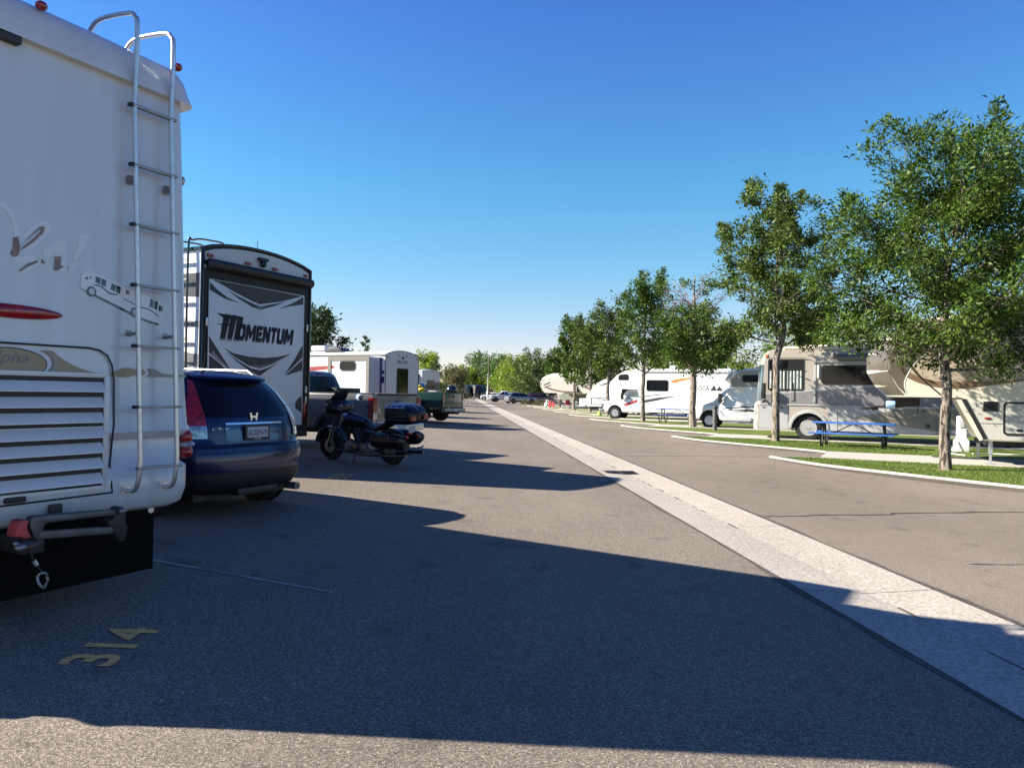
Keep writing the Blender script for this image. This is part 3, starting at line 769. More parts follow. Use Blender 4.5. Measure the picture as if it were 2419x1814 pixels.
# emblem and gold ribbon
em = rear_panel(FA, 'emblem_rim', ellp(0.02, 1.587, .222, .094, 40), .016, black, .003)
rear_panel(FA, 'emblem', ellp(0.02, 1.587, .214, .087, 40), .013, gold, .003)
text('lettering', 'Alpha', midg, FA, (.0085, .17, 1.565), (0, -1, 0), (0, 0, 1), w=.26, h=.095, shear=.35)
sw = crop(bez([(820, 70), (930, 110), (1030, 200), (1072, 310), (1040, 420), (950, 500), (835, 553)], 4) + [(1500, 575), (2170, 598), (2170, 545)] + bez([(2170, 540), (1850, 500), (1500, 375), (1200, 200), (1100, 110), (1000, 68), (820, 66)], 4)[1:-1], 0, 820, .1175)
rear_panel(FA, 'ribbon_decal', FA.rear(sw, .013), .016, gold, .003)
sw2 = crop(bez([(840, 70), (1000, 100), (1130, 200), (1170, 320), (1150, 420), (1090, 530)], 4) + bez([(950, 530), (1060, 430), (1085, 310), (1040, 200), (930, 105), (840, 72)], 4), 0, 820, .1175)
rear_panel(FA, 'ribbon_shade', FA.rear(sw2, .012), .013, mat('gold_grey_decal', (.26, .25, .22), .4), .002)
ln = crop([(835, 553), (2170, 598), (2170, 606), (835, 562)], 0, 820, .1175)
rear_panel(FA, 'ribbon_outline', FA.rear(ln, .012), .013, darkg, .003)
s3 = crop(bez([(663, 205), (700, 198), (740, 180), (770, 176), (800, 180)], 3) + [(800, 215), (780, 232), (664, 228)], 0, 800, .3918)
rear_panel(FA, 'ribbon_decal', FA.rear(s3, .013), .014, gold, .003)
s4 = crop([(895, 180)] + bez([(930, 183), (970, 205), (1010, 215), (1120, 218)], 3) + [(1120, 232), (880, 230), (910, 215)], 0, 800, .3918)
rear_panel(FA, 'ribbon_decal', FA.rear(s4, .013), .014, mat('gold_grey_decal', (.26, .25, .22), .4), .003)
s5 = FA.rear(crop([(840, 203)], 0, 800, .3918), .01)[0]
rear_panel(FA, 'ribbon_oval', ellp(s5[0], s5[1], .055, .033), .016, whitep, .003)
rear_panel(FA, 'ribbon_oval', ellp(s5[0], s5[1], .048, .027), .012, gold, .003)
# centre brake light, clearance lamps
build('brake_light', MB().rings([[(x, 0.0 + ry * cos(2 * pi * k / 32), 1.895 + rz * sin(2 * pi * k / 32)) for k in range(32)] for x, ry, rz in ((.05, .30, .044), (.022, .295, .042), (.006, .26, .032))]), redl, FA, ang=60)
for y in (-1.12, -.16, 0.16, .32, 1.12):
    build('clearance_lamp', MB().ell((.10, y, 3.80), (.035, .035, .03), 12, 8), redl, FA)
build('camera_housing', MB().box(.05, .12, -.03, .35, 3.49, 3.545), black, FA, bevel=.01)
# faded stickers: ghost lettering and a small coach
def ring2(cx, cy, rx, ry, w, a0=0, a1=360, rot=0, n=22):
    o = ellp(0, 0, rx, ry, n, a0, a1) + [(rx * cos(R(a1)), ry * sin(R(a1)))]
    i = [(a * (1 - w / rx), b * (1 - w / ry)) for a, b in reversed(o)]
    c, s = cos(R(rot)), sin(R(rot)); return [(cx + a * c - b * s, cy + a * s + b * c) for a, b in o + i]
K = dict(ox=0, oy=450, k=.3013)
gh = []
def bx(z): return float(np.interp(z, [1.2, 1.5, 2.4, 3.3, 3.62], [.0, .02, .05, .09, .11]))
def on_wall(name, polys, off, m, th=.0012):
    mb = MB()
    for p in polys:
        n = len(p); mb.add([(bx(z) - off, y_, z) for y_, z in p] + [(bx(z) - off + th, y_, z) for y_, z in p], [tuple(range(n)), tuple(range(2 * n - 1, n - 1, -1))] + [(i, (i + 1) % n, n + (i + 1) % n, n + i) for i in range(n)])
    return build(name, mb, m, FA)
for pts in ([(0, 90), (60, 100), (110, 150), (150, 250), (160, 350), (150, 420), (110, 440), (120, 330), (100, 240), (60, 160), (0, 120)],
            [(150, 400), (230, 300), (330, 240), (400, 240), (420, 290), (370, 370), (270, 450), (170, 480), (160, 450), (240, 420), (330, 350), (360, 290), (320, 280), (240, 340)],
            [(340, 470), (400, 420), (470, 380), (530, 400), (530, 470), (510, 580), (560, 600), (500, 640), (420, 630), (420, 560), (440, 500), (360, 540)],
            [(640, 340), (715, 335), (690, 430), (610, 540), (570, 545), (610, 440)],
            [(540, 570), (590, 560), (610, 600), (590, 640), (550, 640), (530, 610)],
            [(70, 500), (130, 520), (250, 510), (330, 560), (300, 590), (200, 640), (120, 660), (150, 620), (240, 560), (120, 560)]):
    gh.append(FA.rear(crop(pts, **K), .035))
on_wall('sticker_ghost', gh, .0022, ghost)
st = [FA.rear(crop(p, **K), .034) for p in ([(110, 370), (150, 360), (165, 440), (150, 510), (110, 525), (85, 500), (110, 440)],
      [(165, 440), (230, 370), (330, 280), (365, 285), (350, 330), (280, 400), (170, 470), (175, 450), (270, 375), (335, 310), (320, 303), (200, 405)],
      [(435, 520), (485, 515), (480, 590), (510, 595), (450, 630), (422, 625)], [(325, 570), (335, 535), (362, 572)],
      [(150, 625), (220, 575), (300, 545), (300, 565), (220, 600), (160, 640)])]
on_wall('faded_lettering', st, .0038, stain)
cb = FA.rear(crop([(640, 660), (660, 640), (700, 625), (740, 640), (1270, 880), (1285, 910), (1265, 1045), (1240, 1050), (1100, 1010), (700, 800), (632, 765)], **K), .034)
on_wall('coach_sticker', [cb], .0036, mat('sticker_white', (.65, .65, .67), .35))
wn = [FA.rear(crop(p, **K), .034) for p in ([(755, 675), (792, 685), (785, 735), (750, 720)], [(800, 690), (838, 705), (828, 755), (792, 738)], [(880, 730), (910, 742), (900, 790), (868, 775)], [(918, 745), (950, 760), (940, 812), (908, 795)],
      [(990, 780), (1016, 790), (1010, 818), (985, 808)], [(1180, 850), (1205, 860), (1197, 922), (1170, 910)], [(1212, 862), (1238, 875), (1230, 938), (1204, 925)], [(1248, 900), (1276, 915), (1270, 952), (1242, 940)],
      [(665, 690), (690, 672), (688, 702)], [(698, 700), (716, 668), (716, 685)],
      [(628, 762), (750, 818), (1030, 960), (1120, 1005), (1245, 1045), (1235, 1056), (1180, 1045), (1020, 972), (740, 828)],
      bez([(735, 735), (800, 750), (860, 800), (930, 815)], 4) + bez([(930, 822), (860, 812), (800, 762), (735, 742)], 4), bez([(970, 845), (1040, 880), (1080, 905), (1170, 930), (1240, 985)], 4) + bez([(1240, 993), (1170, 940), (1080, 913), (1040, 888), (970, 852)], 4))]
on_wall('coach_sticker_ink', wn, .0052, blackg)
for c in ((718, 792), (1055, 955)):
    q = FA.rear(crop([c], **K), .034)[0]
    on_wall('coach_sticker_wheel', [ellp(q[0], q[1], .031, .033, 20)], .0068, blackg); on_wall('coach_sticker_hub', [ellp(q[0], q[1], .02, .022, 20)], .0084, lightg)
# ladder
def lx(z): return -.12 + .15 * max(0, z - 1.0) / 2.4
def rail(y, dz):
    low = bez([(.06, y, .76), (-.07, y, .77), (-.115, y, .88), (-.12, y, 1.0)], 5)
    top_ = bez([(lx(3.4), y, 3.4), (.02, y, 3.88 + dz), (.05, y, 3.97 + dz), (.12, y, 4.01 + dz), (.42, y, 4.04 + dz), (.54, y, 4.0 + dz), (.59, y, 3.9 + dz), (.6, y, 3.72)], 5)
    return MB().tube(low + top_, .0165, 10)
ld = build('ladder', rail(-1.025, 0), alu, FA, ang=60)
build('ladder_rail', rail(-.745, .02), alu, ld, ang=60)
for i in range(7):
    z = .915 + i * .41; x_ = lx(z)
    r = build('rung', MB().box(x_ - .017, x_ + .023, -1.065, -.725, z - .009, z + .009), steel, ld, bevel=.004)
    if i: build('rung_cap', MB().box(x_ - .019, x_ + .025, -.727, -.705, z - .012, z + .012), black, r, bevel=.004)
for z in (1.82, 2.87):
    for y in (-1.025, -.745):
        build('bracket', MB().tube([(lx(z) + .01, y, z), (.055, y + .015, z - .01)], .012, 8).box(.03, .06, y - .02, y + .025, z - .03, z + .025), steel, ld)
for y in (-1.025, -.745): build('bracket', MB().box(-.005, .06, y - .02, y + .05, .74, .79), alu, ld)
# tail lamps at the corner, recess, handle, vents, marker on the flank
tl = MB().ell((.045, -1.22, .99), (.055, .05, .05), 14, 8); tl.ell((.045, -1.22, 1.10), (.05, .05, .055), 14, 8)
build('tail_lamp', tl, redl, FA); build('tail_lamp', MB().ell((.04, -1.225, 1.045), (.06, .055, .03), 14, 8), clearl, FA)
build('handle', MB().box(-.03, -.002, -.08, .04, .765, .80), black, FA, bevel=.012)
build('reflector', MB().box(-.02, .002, -.30, -.22, .64, .73), black, FA, bevel=.01)
build('side_lamp', MB().ell((.16, -1.225, 3.0), (.03, .02, .035), 12, 8), clearl, FA)
# underside: hitch, folded tow bar, flap, wheels
build('chassis', MB().box(.25, 10.8, -1.0, 1.0, .38, .62), flapm, FA)
dst = mat('dark_steel', (.09, .095, .1), .45, metal=.5, var=.3, vs=10)
P7 = lambda pts: FA.rear(crop(pts, 0, 1120, .21704), -.27)
def slab7(pts, t=.05): return MB().prism(P7(pts), 0, -.27, -.27 + t)
tb = build('tow_bar', slab7([(370, 458), (1262, 383), (1262, 445), (700, 508), (560, 524), (500, 545), (470, 600), (440, 700), (380, 700), (330, 560), (330, 500)], .06), dst, FA, bevel=.008)
build('arm', slab7([(400, 712), (1235, 648), (1235, 572), (700, 606), (440, 622)], .05), dst, tb, bevel=.008)
build('pivot', slab7([(1255, 380), (1290, 352), (1345, 352), (1380, 385), (1372, 500), (1395, 580), (1370, 720), (1310, 740), (1240, 640), (1185, 560), (1180, 505), (1240, 480)], .07), black, tb, bevel=.012)
build('bolt_head', MB().ell((-.29, *P7([(1310, 395)])[0]), (.02, .025, .018), 10, 6), steel, tb)
build('red_bracket', slab7([(255, 500), (330, 500), (300, 560), (310, 620), (355, 690), (280, 700), (215, 680), (165, 690), (190, 600), (215, 520)], .1), redp, tb, bevel=.01)
q = P7([(215, 790), (150, 750), (330, 770)])
build('coupler', MB().ell((-.28, *q[0]), (.03, .035, .022), 12, 8), steel, tb)
build('coupler_pin', MB().ell((-.29, *q[1]), (.02, .014, .01), 10, 6), alu, tb)
build('coupler_block', MB().ell((-.25, *q[2]), (.06, .06, .03), 12, 8), iron, tb)
q = P7([(300, 800), (355, 935), (390, 985), (430, 1040), (470, 1075)])
build('safety_cable', MB().tube([(-.28, *p) for p in q], .006, 6), black, tb)
build('cable_ferrule', MB().tube([(-.28, *q[1]), (-.28, *q[2])], .012, 8), alu, tb)
q = P7(ellp(458, 1150, 52, 85, 14)); build('safety_hook', MB().tube([(-.28 + .012 * sin(i), *p) for i, p in enumerate(q)] + [(-.28, *q[0])], .0075, 6), steel, tb)
build('hitch', MB().box(-.26, .5, -.06, .06, .5, .58), black, FA, bevel=.01)
build('mud_flap', MB().box(.12, .135, -1.03, 1.03, .165, .61), flapm, FA)
build('flap_washer', MB().lathe([(.022, 0), (.022, -.008), (.01, -.008)], (.118, -1.0, .585), 0, 16), alu, FA)
for x in (2.6,):
    for y, s in ((-1.08, -1), (1.08, 1)): wheel(FA, x, y, .5, .28, s, 'chrome')
for y, s in ((-1.08, -1), (1.08, 1)): wheel(FA, 8.6, y, .5, .28, s, 'chrome')
window(so_, (3, 4.4, 2.2, 2.9), -1.82, sgn=-1); window(so_, (6, 7.2, 2.2, 2.9), -1.82, sgn=-1)
side_panel(so_, 'stripe_decal', [(1, 1.5), (8, 1.5), (8, 1.62), (1, 1.56)], -1.823, gold, -.003)

# ================================================================== generic cars
class Shell:
    """a closed body: for each height a rear end, a front end, a half width and a corner exponent"""
    def __init__(s, rows, n=3.6, nf=None):
        s.rows = rows; s.n = n
    def at(s, z):
        r = s.rows
        zs = [q[0] for q in r]
        return tuple(float(np.interp(z, zs, [q[i] for q in r])) for i in (1, 2, 3))
    def p(s, th, z, off=0):            # th 0 = middle of the tail, 90 = left flank, 180 = nose
        xr, xf, hw = s.at(z); c, si = cos(R(th)), sin(R(th)); e = 2 / s.n
        a = (xf - xr) / 2
        # keep the ends from going round like an egg: the ends use a fixed end length
        E = min(.55, a)
        sg = 1 if si >= 0 else -1
        y = (hw + off) * sg * abs(si) ** e
        k = abs(c) ** e
        if c > 0: x = xr + E - (E + off) * k if th is not None else 0
        else: x = xf - E + (E + off) * k
        return (x, y, z)
    def ring(s, z, off=0):
        ths = []
        for a in range(0, 90, 6): ths.append(a + .01)
        q = [s.p(t, z, off) for t in ths] + [s.p(180 - t, z, off) for t in reversed(ths)]
        q += [(x, -y, zz) for x, y, zz in reversed(q)]
        return q
    def body(s, name, m, par, zs=None, off=0):
        zs = zs or [r[0] for r in s.rows]
        return build(name, MB().rings([s.ring(z, off) for z in zs]), m, par, ang=38)
    def patch(s, name, m, par, z0, z1, t0, t1, off=.004, nz=8, nt=14, end=1):
        """t0, t1: functions or numbers of z giving the two ends as angle (end = 1 tail, -1 nose)"""
        f0 = t0 if callable(t0) else (lambda z: t0); f1 = t1 if callable(t1) else (lambda z: t1)
        rs = []
        for i in range(nz + 1):
            z = z0 + (z1 - z0) * i / nz; a, b = f0(z), f1(z)
            rs.append([s.p(a + (b - a) * k / nt, z, off) for k in range(nt + 1)])
        return build(name, MB().rings(rs, cap=False, closed=False), m, par, ang=50)
    def yz(s, y, z, off=.004):         # a point on the tail by width position
        xr, xf, hw = s.at(z); t = min(.999, abs(y) / hw); k = (1 - t ** s.n) ** (1 / s.n); E = min(.55, (xf - xr) / 2)
        return (xr + E - (E + off) * k, y, z)
    def tailpoly(s, name, m, par, z0, z1, y0, y1, off=.005, nz=8, ny=12):
        f0 = y0 if callable(y0) else (lambda z: y0); f1 = y1 if callable(y1) else (lambda z: y1)
        rs = []
        for i in range(nz + 1):
            z = z0 + (z1 - z0) * i / nz; a, b = f0(z), f1(z)
            rs.append([s.yz(a + (b - a) * k / ny, z, off) for k in range(ny + 1)])
        return build(name, MB().rings(rs, cap=False, closed=False), m, par, ang=50)
    def flank(s, name, m, par, poly, sgn=1, off=.004):   # polygon in x, z laid on the flank by columns
        mb = MB(); hw = lambda z: s.at(z)[2] + off
        xs = [p[0] for p in poly]; n = 10
        pts = []
        m_ = len(poly)
        for p in poly: pts.append((p[0], sgn * hw(p[1]), p[1]))
        bm = MB().add(pts, [tuple(range(m_))]); return build(name, bm, m, par)

def arch_well(par, x, y, r, sgn, m=black, zc=None):
    return build('wheel_arch', MB().lathe([(r, 0), (r, sgn * .012), (r * .97, sgn * .012)], (x, y, zc or r * .86), 1, 28), m, par)

# ---- blue compact SUV
FC = Frame('parked_suv', -2.89, 8.57, -62.5, 'dark blue compact SUV behind the ladder motorhome, tailgate towards the road', 'car', z=.14)
rows = [(.27, .16, 4.42, .70), (.32, .07, 4.46, .80), (.42, .02, 4.5, .87), (.56, .0, 4.52, .895), (.70, .0, 4.5, .905), (.79, .03, 4.46, .91), (.83, .075, 4.42, .91), (.92, .09, 4.3, .91), (1.0, .10, 4.05, .905), (1.06, .12, 3.55, .90), (1.14, .15, 3.35, .885), (1.28, .235, 3.1, .84), (1.42, .34, 2.85, .775), (1.52, .44, 2.62, .715), (1.58, .50, 2.45, .67), (1.63, .60, 2.25, .60), (1.66, .78, 2.05, .50), (1.675, 1.0, 1.9, .34)]
S = Shell(rows, 3.4)
zz = sorted(set([r[0] for r in rows] + [.36, .49, .63, 1.21, 1.35, 1.47, 1.55]))
cbod = S.body('body', bluep, FC, zz)
S.body('lower_cladding', black, FC, [.268, .32, .42, .48, .52], .006)
S.tailpoly('rear_window', mat('privacy_glass', (.003, .004, .006), .12, spec=.35), FC, 1.13, 1.52, lambda z: -S.at(z)[2] * .84, lambda z: S.at(z)[2] * .84, .006)
S.tailpoly('tailgate_shadow_gap', black, FC, .80, .815, -.72, .72, .006)
sp = MB()
for z, x0, hw in ((1.555, .36, .62), (1.575, .33, .63), (1.60, .40, .62), (1.625, .6, .58)):
    pass
sp.rings([[(.42 + abs(t) ** 3 * .12, .55 * t, 1.545) for t in np.linspace(-1, 1, 15)], [(.37 + abs(t) ** 3 * .16, .55 * t, 1.572) for t in np.linspace(-1, 1, 15)], [(.40 + abs(t) ** 3 * .16, .55 * t, 1.595) for t in np.linspace(-1, 1, 15)],
          [(.64 + abs(t) ** 3 * .1, .53 * t, 1.648 - .04 * t * t) for t in np.linspace(-1, 1, 15)]], cap=False, closed=False)
build('spoiler', sp, bluep, FC, ang=60)
for sg in (1, -1):
    lo = lambda z: sg * (33 if z < 1.1 else 33 + (z - 1.1) * 12)
    hi = lambda z: sg * (60 if z < 1.12 else 56 - (z - 1.12) * 26 if z < 1.3 else 51 - (z - 1.3) * 25)
    l = S.patch('tail_lamp', mat('bright_red_lens', (.45, .006, .008), .1, coat=1, var=.7, vs=22), FC, 1.04, 1.54, lo, hi, .012, nz=16)
    S.patch('reversing_lens', clearl, l, .90, 1.04, lambda z: sg * 33, lambda z: sg * 58, .014)
    S.patch('lens_divider', black, l, 1.255, 1.262, lo, hi, .015)
S.tailpoly('chrome_strip', chrome, FC, 1.045, 1.068, -.42, .42, .02, 2, 20)
S.tailpoly('plate_recess', mat('recess_blue', (.01, .05, .12), .35, metal=.3, coat=1.0), FC, .86, 1.03, -.42, .42, .003)
pl = S.yz(.0, .945, .03); px_ = pl[0]
pf = build('licence_plate', MB().box(px_ - .004, px_ + .02, -.185, .185, .865, 1.045), black, FC, bevel=.004)
build('plate_face', MB().box(px_ - .008, px_ - .004, -.155, .155, .895, 1.015), mat('plate_white', (.42, .43, .48), .5), pf)
text('plate_number', '6UXP619', navy, pf, (px_ - .0085, .142, .915), (0, -1, 0), (0, 0, 1), w=.284, h=.07, bold=.01)
text('plate_frame_text', 'HONDA', whitep, pf, (px_ - .0045, .06, .874), (0, -1, 0), (0, 0, 1), w=.12, h=.014)
q = S.yz(.38, .985, .03); q2 = S.yz(.60, .985, .014)
text('model_badge', 'CR-V', chrome, FC, (q2[0] - .012, .60, .985), Vector(q) - Vector(q2), (0, 0, 1), w=.21, h=.036, bold=.01, shear=.3, ext=.004)
q = S.yz(0, 1.13, .01)
bd = MB().prism([(.062, 1.175), (.046, 1.085), (.03, 1.085), (.022, 1.118), (-.022, 1.118), (-.03, 1.085), (-.046, 1.085), (-.062, 1.175), (-.036, 1.175), (-.026, 1.14), (.026, 1.14), (.036, 1.175)], 0, q[0] - .012, q[0] - .004)
build('badge', bd, chrome, FC)
S.tailpoly('rear_reflector', black, FC, .66, .70, -.42, -.22, .006, 2, 6)
S.tailpoly('bumper_crease', bluep, FC, .735, .79, -.86, .86, .012, 3, 24)
build('tow_cover', MB().box(.02, .25, -.3, .3, .25, .33), black, FC, bevel=.02)
build('exhaust_pipe', MB().lathe([(.045, -.1), (.045, .1), (.035, .1), (.035, -.1)], (.12, -.62, .27), 0, 14), steel, FC)
an = build('antenna', MB().tube([(.62, .33, 1.64), (.55, .33, 1.86)], .004, 6).ell((.62, .33, 1.65), (.04, .02, .015), 8, 6), black, FC)
for sg in (1, -1):
    build('roof_rail', MB().tube([(.75, sg * .56, 1.62), (.85, sg * .56, 1.68), (2.2, sg * .53, 1.70), (2.5, sg * .53, 1.60)], .015, 8), alu, FC)
    S.flank('side_window', glass, FC, [(.75, 1.2), (1.0, 1.16), (3.1, 1.14), (2.45, 1.5), (1.0, 1.5)], sg)
    for x in (.86, 3.5):
        arch_well(FC, x, sg * .895, .39, sg, zc=.37)
        wheel(FC, x, sg * .80, .345, .22, sg, 'steel')
build('underbody', MB().box(.3, 4.2, -.68, .68, .2, .4), black, FC)

# ================================================================== black-framed toy hauler
FM = Frame('toy_hauler_trailer', -4.0, 14.5, -64, 'tall trailer with black rear frame and grey ramp door lettered MOMENTUM', 'trailer', ref=(0, -1.3), z=.19)
hw = 1.3
def arc_roof(z0, zc, w, n=14): return [(-w + 2 * w * k / n, zc - (zc - z0) * abs(-1 + 2 * k / n) ** 2.2) for k in range(n + 1)]
bp_ = arc_roof(3.73, 3.89, hw)
pr = [(-hw, .62)] + bp_ + [(hw, .62)]
build('body', MB().prism(pr, 0, .02, 11.5), white2, FM)
build('rear_frame', MB().prism(pr, 0, .02, 0.0), matt, FM)
build('roof_trim', MB().tube([(-.005, -hw, .7)] + [(-.005, y, z) for y, z in bp_] + [(-.005, hw, .7)], .028, 8), blackg, FM, ang=60)
top = [(-hw + .05, 3.52), (-hw + .05, 3.66)] + [(y * .96, z - .05) for y, z in bp_[1:-1]] + [(hw - .05, 3.66), (hw - .05, 3.52)]
rear_panel(FM, 'top_panel', top, 0, lightg, .006)
C8 = dict(ox=420, oy=540, k=.2773)
q = FM.rear(crop([(205, 300), (1115, 478), (1115, 500), (205, 325)], **C8), 0)
rear_panel(FM, 'light_strip', q, 0, lightg, .008)
build('awning_tube', MB().lathe([(.02, -1.24), (.085, -1.23), (.085, 1.23), (.02, 1.24)], (-.09, 0, 3.46), 1, 18), black, FM)
for y in (-1.15, -.12, .12, 1.15) if 0 else (-1.16, -.33, .33, 1.16):
    build('clearance_lamp', MB().box(-.05, 0, y - .06, y + .06, 3.58, 3.63), redl, FM, bevel=.012)
build('camera', MB().box(-.09, 0, -.1, .1, 3.70, 3.75).ell((-.06, 0, 3.65), (.05, .06, .07), 12, 8), black, FM)
build('roof_antenna', MB().tube([(.3, -.2, 3.9), (.3, -.2, 4.12)], .006, 5), black, FM)
P = lambda pts: FM.rear(crop(pts, **C8), -.012)
dp = P([(268, 428), (1075, 575), (1068, 1580)]); 
pan = [dp[0], dp[1], (dp[1][0], .72), (dp[0][0], .72)]
dr = rear_panel(FM, 'ramp_door', pan, 0, mat('ramp_door_white', (.56, .565, .58), .35, coat=.2, var=.05), .012, bevel=.004)
e = .0
build('door_edge', MB().tube([(-.014, dp[0][0], .72), (-.014, *dp[0]), (-.014, *dp[1]), (-.014, dp[1][0], .72)], .009, 6), alu, dr)
dk = [P(p) for p in (
    [(285, 431), (1060, 577), (960, 604), (860, 627), (700, 645), (640, 622), (480, 540), (380, 480)],
    [(420, 520), (520, 580), (640, 640), (697, 664), (860, 636), (930, 622), (840, 655), (705, 692), (640, 672), (520, 600)],
    [(270, 450), (330, 515), (420, 585), (525, 637), (400, 598), (270, 520)],
    [(1068, 585), (980, 635), (860, 685), (960, 662), (1068, 648)],
    [(390, 1015), (470, 1060), (600, 1090), (730, 1102), (860, 1092), (968, 1065), (880, 1112), (800, 1155), (700, 1192), (600, 1165), (480, 1090)],
    [(415, 1050), (520, 1130), (620, 1190), (700, 1207), (770, 1185), (860, 1135), (920, 1098), (800, 1180), (695, 1255), (600, 1205), (500, 1130)],
    [(266, 915), (320, 1000), (455, 1212), (350, 1125), (266, 1055)], [(266, 1075), (360, 1150), (420, 1212), (266, 1212)],
    [(1068, 985), (1000, 1105), (905, 1250), (1000, 1158), (1068, 1090)], [(1068, 1112), (990, 1180), (915, 1252), (1068, 1205)],
    [(1068, 1425), (1030, 1440), (1000, 1485), (1000, 1530), (1068, 1580)])]
multi_rear(dr, 'ramp_graphic', dk, -.012, mat('ramp_graphic_dark', (.016, .018, .026), .4), .003)
dk = [P(p) for p in ([(300, 1040), (330, 1075), (440, 1200), (350, 1130), (280, 1070)], [(620, 1150), (700, 1172), (790, 1140), (700, 1188)], [(690, 668), (760, 660), (700, 684), (650, 665)])]
multi_rear(dr, 'ramp_graphic', dk, -.0155, midg, .002)
HG = {'O': [[(0, .18), (.16, 0), (.84, 0), (1, .18), (1, .82), (.84, 1), (.16, 1), (0, .82), (0, .5), (.3, .5), (.3, .72), (.38, .8), (.62, .8), (.7, .72), (.7, .28), (.62, .2), (.38, .2), (.3, .28), (.3, .49), (0, .49)]],
      'M': [[(0, 0), (.24, 0), (.24, .62), (.42, .2), (.58, .2), (.76, .62), (.76, 0), (1, 0), (1, 1), (.72, 1), (.5, .5), (.28, 1), (0, 1)]],
      'E': [[(0, 0), (1, 0), (1, .2), (.34, .2), (.34, .4), (.9, .4), (.9, .6), (.34, .6), (.34, .8), (1, .8), (1, 1), (0, 1)]],
      'N': [[(0, 0), (.3, 0), (.3, .58), (.66, 0), (1, 0), (1, 1), (.7, 1), (.7, .42), (.34, 1), (0, 1)]],
      'T': [[(.33, 0), (.67, 0), (.67, .8), (1, .8), (1, 1), (0, 1), (0, .8), (.33, .8)]],
      'U': [[(0, .16), (.16, 0), (.84, 0), (1, .16), (1, 1), (.7, 1), (.7, .26), (.6, .2), (.4, .2), (.3, .26), (.3, 1), (0, 1)]]}
WD = {'M': 1.25, 'O': .95, 'E': .8, 'N': .95, 'T': .8, 'U': .95}
def heavy(name, word, y0, y1, z0, h, x, m, par, sh=.25, grow=0, dy=0, dz=0):
    tot = sum(WD[c] for c in word) + .12 * (len(word) - 1); k = (y1 - y0) / (tot + sh * .9); u = 0; mb = MB()
    for c in word:
        for poly in HG[c]:
            pts = []
            for a, b in poly:
                yy = y0 + k * (u + a * WD[c] + sh * b); zz_ = z0 + h * b
                pts.append((yy + dy, zz_ + dz))
            mb.prism(pts, 0, x, x - .003)
        u += WD[c] + .12
    return build(name, mb, m, par)
yz = FM.rear(crop([(362, 932), (500, 948), (505, 812), (985, 975), (960, 880)], **C8), -.012)
yM0, zM0 = yz[0]; yO0, zO0 = yz[1][0] - .01, yz[1][1]; yE, zE = yz[3]
big = MB()
for k_ in range(3):                    # the initial is three slanting bars swept back at the top
    y_ = yM0 - k_ * .15 * 1; w_ = -.095
    zt = zM0 + .40
    big.prism([(y_, zM0), (y_ + w_, zM0), (y_ + w_ - .10, zt), (y_ + .03 + .16 - k_ * .02 - .10, zt + .02), (y_ - .06, zt - .06)], 0, -.0155, -.0185)
bm_ = big
build('lettering', bm_, mat('lettering_navy', (.007, .008, .018), .5, spec=.25), dr)
ol = MB()
for k_ in range(3):
    y_ = yM0 - k_ * .15; w_ = -.095; zt = zM0 + .40
    ol.prism([(y_ + .02, zM0 - .035), (y_ + w_ - .005, zM0 - .035), (y_ + w_ - .115, zt - .0), (y_ - .05, zt - .04)], 0, -.0125, -.0152)
build('lettering_shade', ol, midg, dr)
zb_ = (zO0 + zE) / 2
heavy('lettering_shade', 'OMENTUM', yO0, yE, zb_ - .005, .27, -.0125, MATS['ramp_graphic_dark'], dr, sh=.22, dy=.014, dz=-.026)
heavy('lettering', 'OMENTUM', yO0, yE, zb_, .27, -.0155, MATS['lettering_navy'], dr, sh=.22)
swp = [FM.rear(crop(p, **C8), -.013) for p in ([(330, 808), (480, 815), (470, 830), (380, 825)], [(365, 835), (400, 838), (390, 860), (375, 850)])]
multi_rear(dr, 'lettering_swoosh', swp, -.0125, blackg, .003)
for y, z in ((-1.22, 2.6), (1.2, 1.4), (1.2, 2.5), (-1.22, 1.4), (-1.22, 1.2)):
    build('hinge', MB().box(-.03, 0, y - .02, y + .02, z - .07, z + .07), alu, FM, bevel=.005)
build('bumper', MB().box(-.1, .1, -1.2, 1.2, .5, .62), black, FM, bevel=.02)
for sg in (1, -1): build('tail_lamp', MB().box(-.02, 0, sg * 1.2 - .04, sg * 1.2 + .04, .85, 1.15), redl, FM, bevel=.01)
lad = build('ladder', MB().tube(bez([(.25, 1.36, 1.0), (.25, 1.37, 3.6), (.25, 1.27, 3.86), (.25, .85, 3.92), (.25, .62, 3.9), (.25, .58, 3.72)], 6), .018, 8), blackg, FM, ang=60)
build('ladder_rail', MB().tube(bez([(.75, 1.36, 1.0), (.75, 1.37, 3.6), (.75, 1.27, 3.86), (.75, .85, 3.92), (.75, .62, 3.9), (.75, .58, 3.72)], 6), .018, 8), blackg, lad, ang=60)
for i in range(8): build('rung', MB().box(.25, .75, 1.345, 1.375, 1.2 + i * .33, 1.23 + i * .33), steel, lad)
multi_side(FM, 'side_graphic', [[(.05, 1.2), (3.5, 2.1), (3.5, 2.3), (.05, 1.7)], [(.05, .9), (4, 1.5), (4, 1.6), (.05, 1.0)], [(.05, 3.3), (2, 3.3), (3, 3.1), (.05, 2.9)]], hw, darkg)
multi_side(FM, 'side_graphic', [[(.05, 1.75), (3.5, 2.35), (3.5, 2.45), (.05, 1.95)], [(.05, 2.4), (4, 2.7), (.05, 2.5)]], hw, midg)
window(FM, (1.6, 2.8, 2.2, 2.9), hw)
window(FM, (6, 7.5, 2.2, 2.9), hw)
build('slide_out', MB().box(1.0, 9.0, -2.28, -1.3, .7, 3.35), white2, FM, bevel=.02)  # unseen slide-out on the far side, added to shade the pickup's flank
build('roof_gutter', MB().box(.02, 11.4, hw, hw + .03, 3.68, 3.73), blackg, FM)
